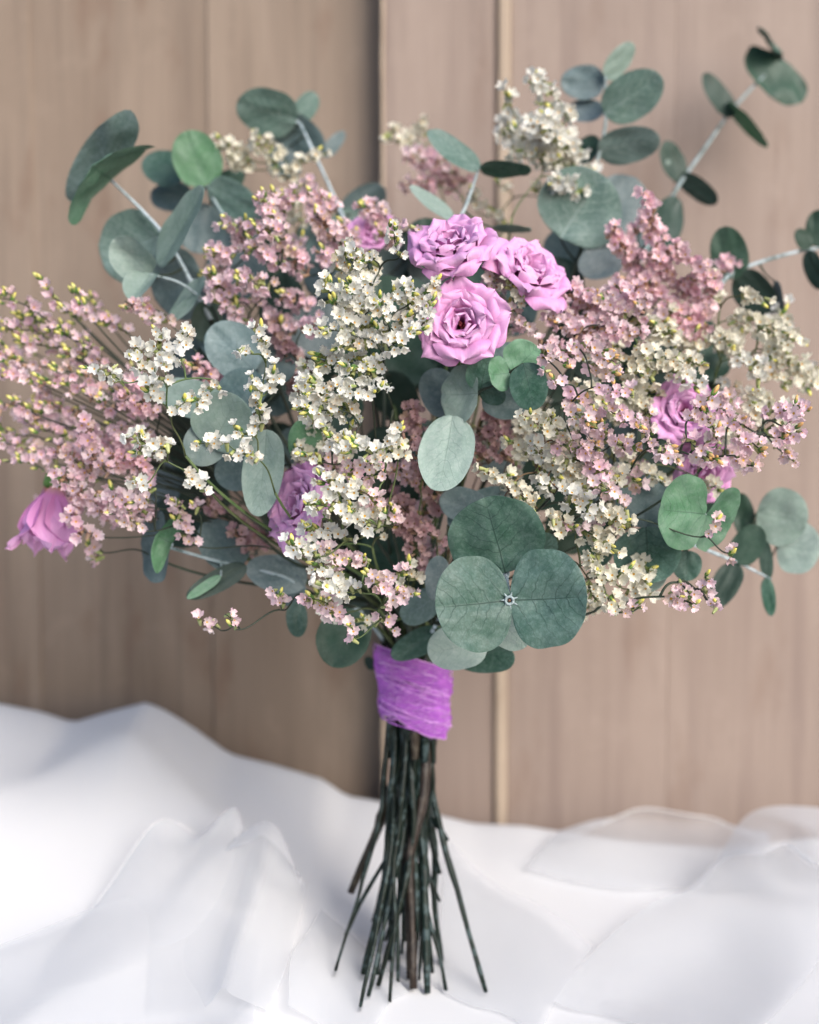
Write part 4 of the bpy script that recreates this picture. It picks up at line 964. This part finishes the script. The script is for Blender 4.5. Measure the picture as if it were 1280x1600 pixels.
statice('cream statice between pink sprigs and the half hidden rose at right', 'C', .79, [(960, 640, 900, 605, 14), (1010, 640, 980, 610, 13), (1160, 720, 1125, 700, 12), (1120, 640, 1140, 615, 12), (1180, 650, 1185, 600, 12), (1150, 690, 1120, 670, 11), (1130, 770, 1100, 750, 10), (1000, 760, 965, 740, 13), (1040, 760, 1010, 730, 10)], buds=.12, fill=6, alt='L')
print('florets', count, 'stems', foot_i[0])

# ------------------------------------------------------------------ the purple ribbon
rib = tag(empty('ribbon', (BT + BB) / 2), 'bright purple frayed fabric ribbon wound tightly round the stems', 'ribbon')
org = (BT + BB) / 2
def rib_r(h):    # h 0 bottom .. 1 top
    return (.0186 + .0030 * h + .0008 * math.sin(h * 9))
zb, zt = P(645, 1136, WD).z, P(645, 1034, WD).z
for k in range(7):
    h0 = k / 7.6; n = 72; ns = 8; V, F, UVs = [], [], []
    tiltp = R.uniform(0, 6.28); tilt = R.uniform(.002, .0055)
    wband = .0135 if k else .016
    extra = .0006 + .00045 * (k % 3) + (.0004 if k in (2, 5) else 0)
    edge_lo, edge_hi = [], []
    for i in range(n + 1):
        a_ = 2 * math.pi * i / n
        for j in range(ns + 1):
            v = j / ns
            zc = zb + (zt - zb) * h0 * .93 + wband * v + tilt * math.sin(a_ + tiltp)
            if k <= 1: zc += (1 - k * .6) * .0055 * max(0, -math.cos(a_ - .35)) * (1 - v * .7)
            if k >= 5: zc += .0025 * math.sin(a_ * 1 + 2.2)
            zc += .0006 * noise.noise(Vector((a_ * 4, k, v * 2)))
            h = (zc - zb) / (zt - zb)
            rr_ = rib_r(h) + extra + .0016 * noise.noise(Vector((math.cos(a_) * 2.5, math.sin(a_) * 2.5 + k * 3, v * 5))) + .0006 * math.sin(v * math.pi) + .0007 * noise.noise(Vector((a_ * 2, v * 14 + a_, k)))
            cc = BB.lerp(BT, h)
            zc -= math.cos(a_) * rr_ * (.34 - .14 * (1 - h))
            V.append(Vector((cc.x + math.cos(a_) * rr_, cc.y + math.sin(a_) * rr_ * .92, zc)) - org); UVs.append((i / n * 3, v))
            if j == 0: edge_lo.append(V[-1])
            if j == ns: edge_hi.append(V[-1])
    for i in range(n):
        for j in range(ns):
            q = i * (ns + 1) + j; F.append((q, q + ns + 1, q + ns + 2, q + 1))
    obj('ribbon_turn', mesh('ribbon_turn', V, F, M['ribbon'], UVs), org, rib, org)
    th = []
    for e, sgn in ((edge_lo, -1), (edge_hi, 1)):
        if e is edge_hi and k not in (2, 4, 6): continue
        th.append(tube([p * 1.0 + Vector((p.x, p.y, 0)).normalized() * .0004 for p in e], [.00042] * len(e), 4)[:2])
        for m_ in range(60):      # loose fibres
            p = R.choice(e); out = Vector((p.x, p.y, 0)).normalized()
            th.append(tube([p, p + out * R.uniform(.0002, .0012) + Vector((R.uniform(-.001, .001), 0, sgn * R.uniform(.0005, .0022)))], [.00009, .00005], 3)[:2])
    if k == 6:
        for m_ in range(900):
            a_ = R.uniform(3.0, 6.4); h = R.uniform(0, 1); rr_ = rib_r(h) + .0018; cc = BB.lerp(BT, h)
            out = Vector((math.cos(a_), math.sin(a_), 0)); p = Vector((cc.x, cc.y, zb + (zt - zb) * h * 1.02 + .003 - math.cos(a_) * rr_ * .28)) + out * rr_ - org
            tg = Vector((-math.sin(a_), math.cos(a_), R.uniform(-.5, .5)))
            th.append(tube([p, p + out * R.uniform(.0002, .0008) + tg * R.uniform(.001, .003), p + tg * R.uniform(.003, .006) + out * R.uniform(-.0004, .0006)], [.00010, .0001, .00006], 3)[:2])
    V, F = merge(th)
    obj('frayed_edge', mesh('frayed_edge', V, F, M['thread']), org, rib, org)

for k in range(16):      # strands of the frayed fabric wound over one another
    h0 = R.uniform(.06, .94); tp = R.uniform(0, 6.28); ti = R.uniform(.001, .006); pts = []
    for i in range(61):
        a_ = 2 * math.pi * i / 60
        h = h0 + ti / .04 * math.sin(a_ + tp) + .01 * noise.noise(Vector((a_ * 2, k, 0)))
        h = max(.02, min(.97, h)); rr_ = rib_r(h) + .0021 + .0003 * math.sin(a_ * 5 + k); cc = BB.lerp(BT, h)
        pts.append(Vector((cc.x + math.cos(a_) * rr_, cc.y + math.sin(a_) * rr_ * .93, zb + (zt - zb) * h + .002 - math.cos(a_) * rr_ * (.34 - .14 * (1 - h)))) - org)
    V, F, _ = tube(pts, [.0005 + .0003 * noise.noise(Vector((i * .4, k, 3))) for i in range(61)], 5, .6, cap=False)
    obj('strand', mesh('strand', V, F, M['thread'] if k % 3 == 0 else M['strand']), org, rib, org)
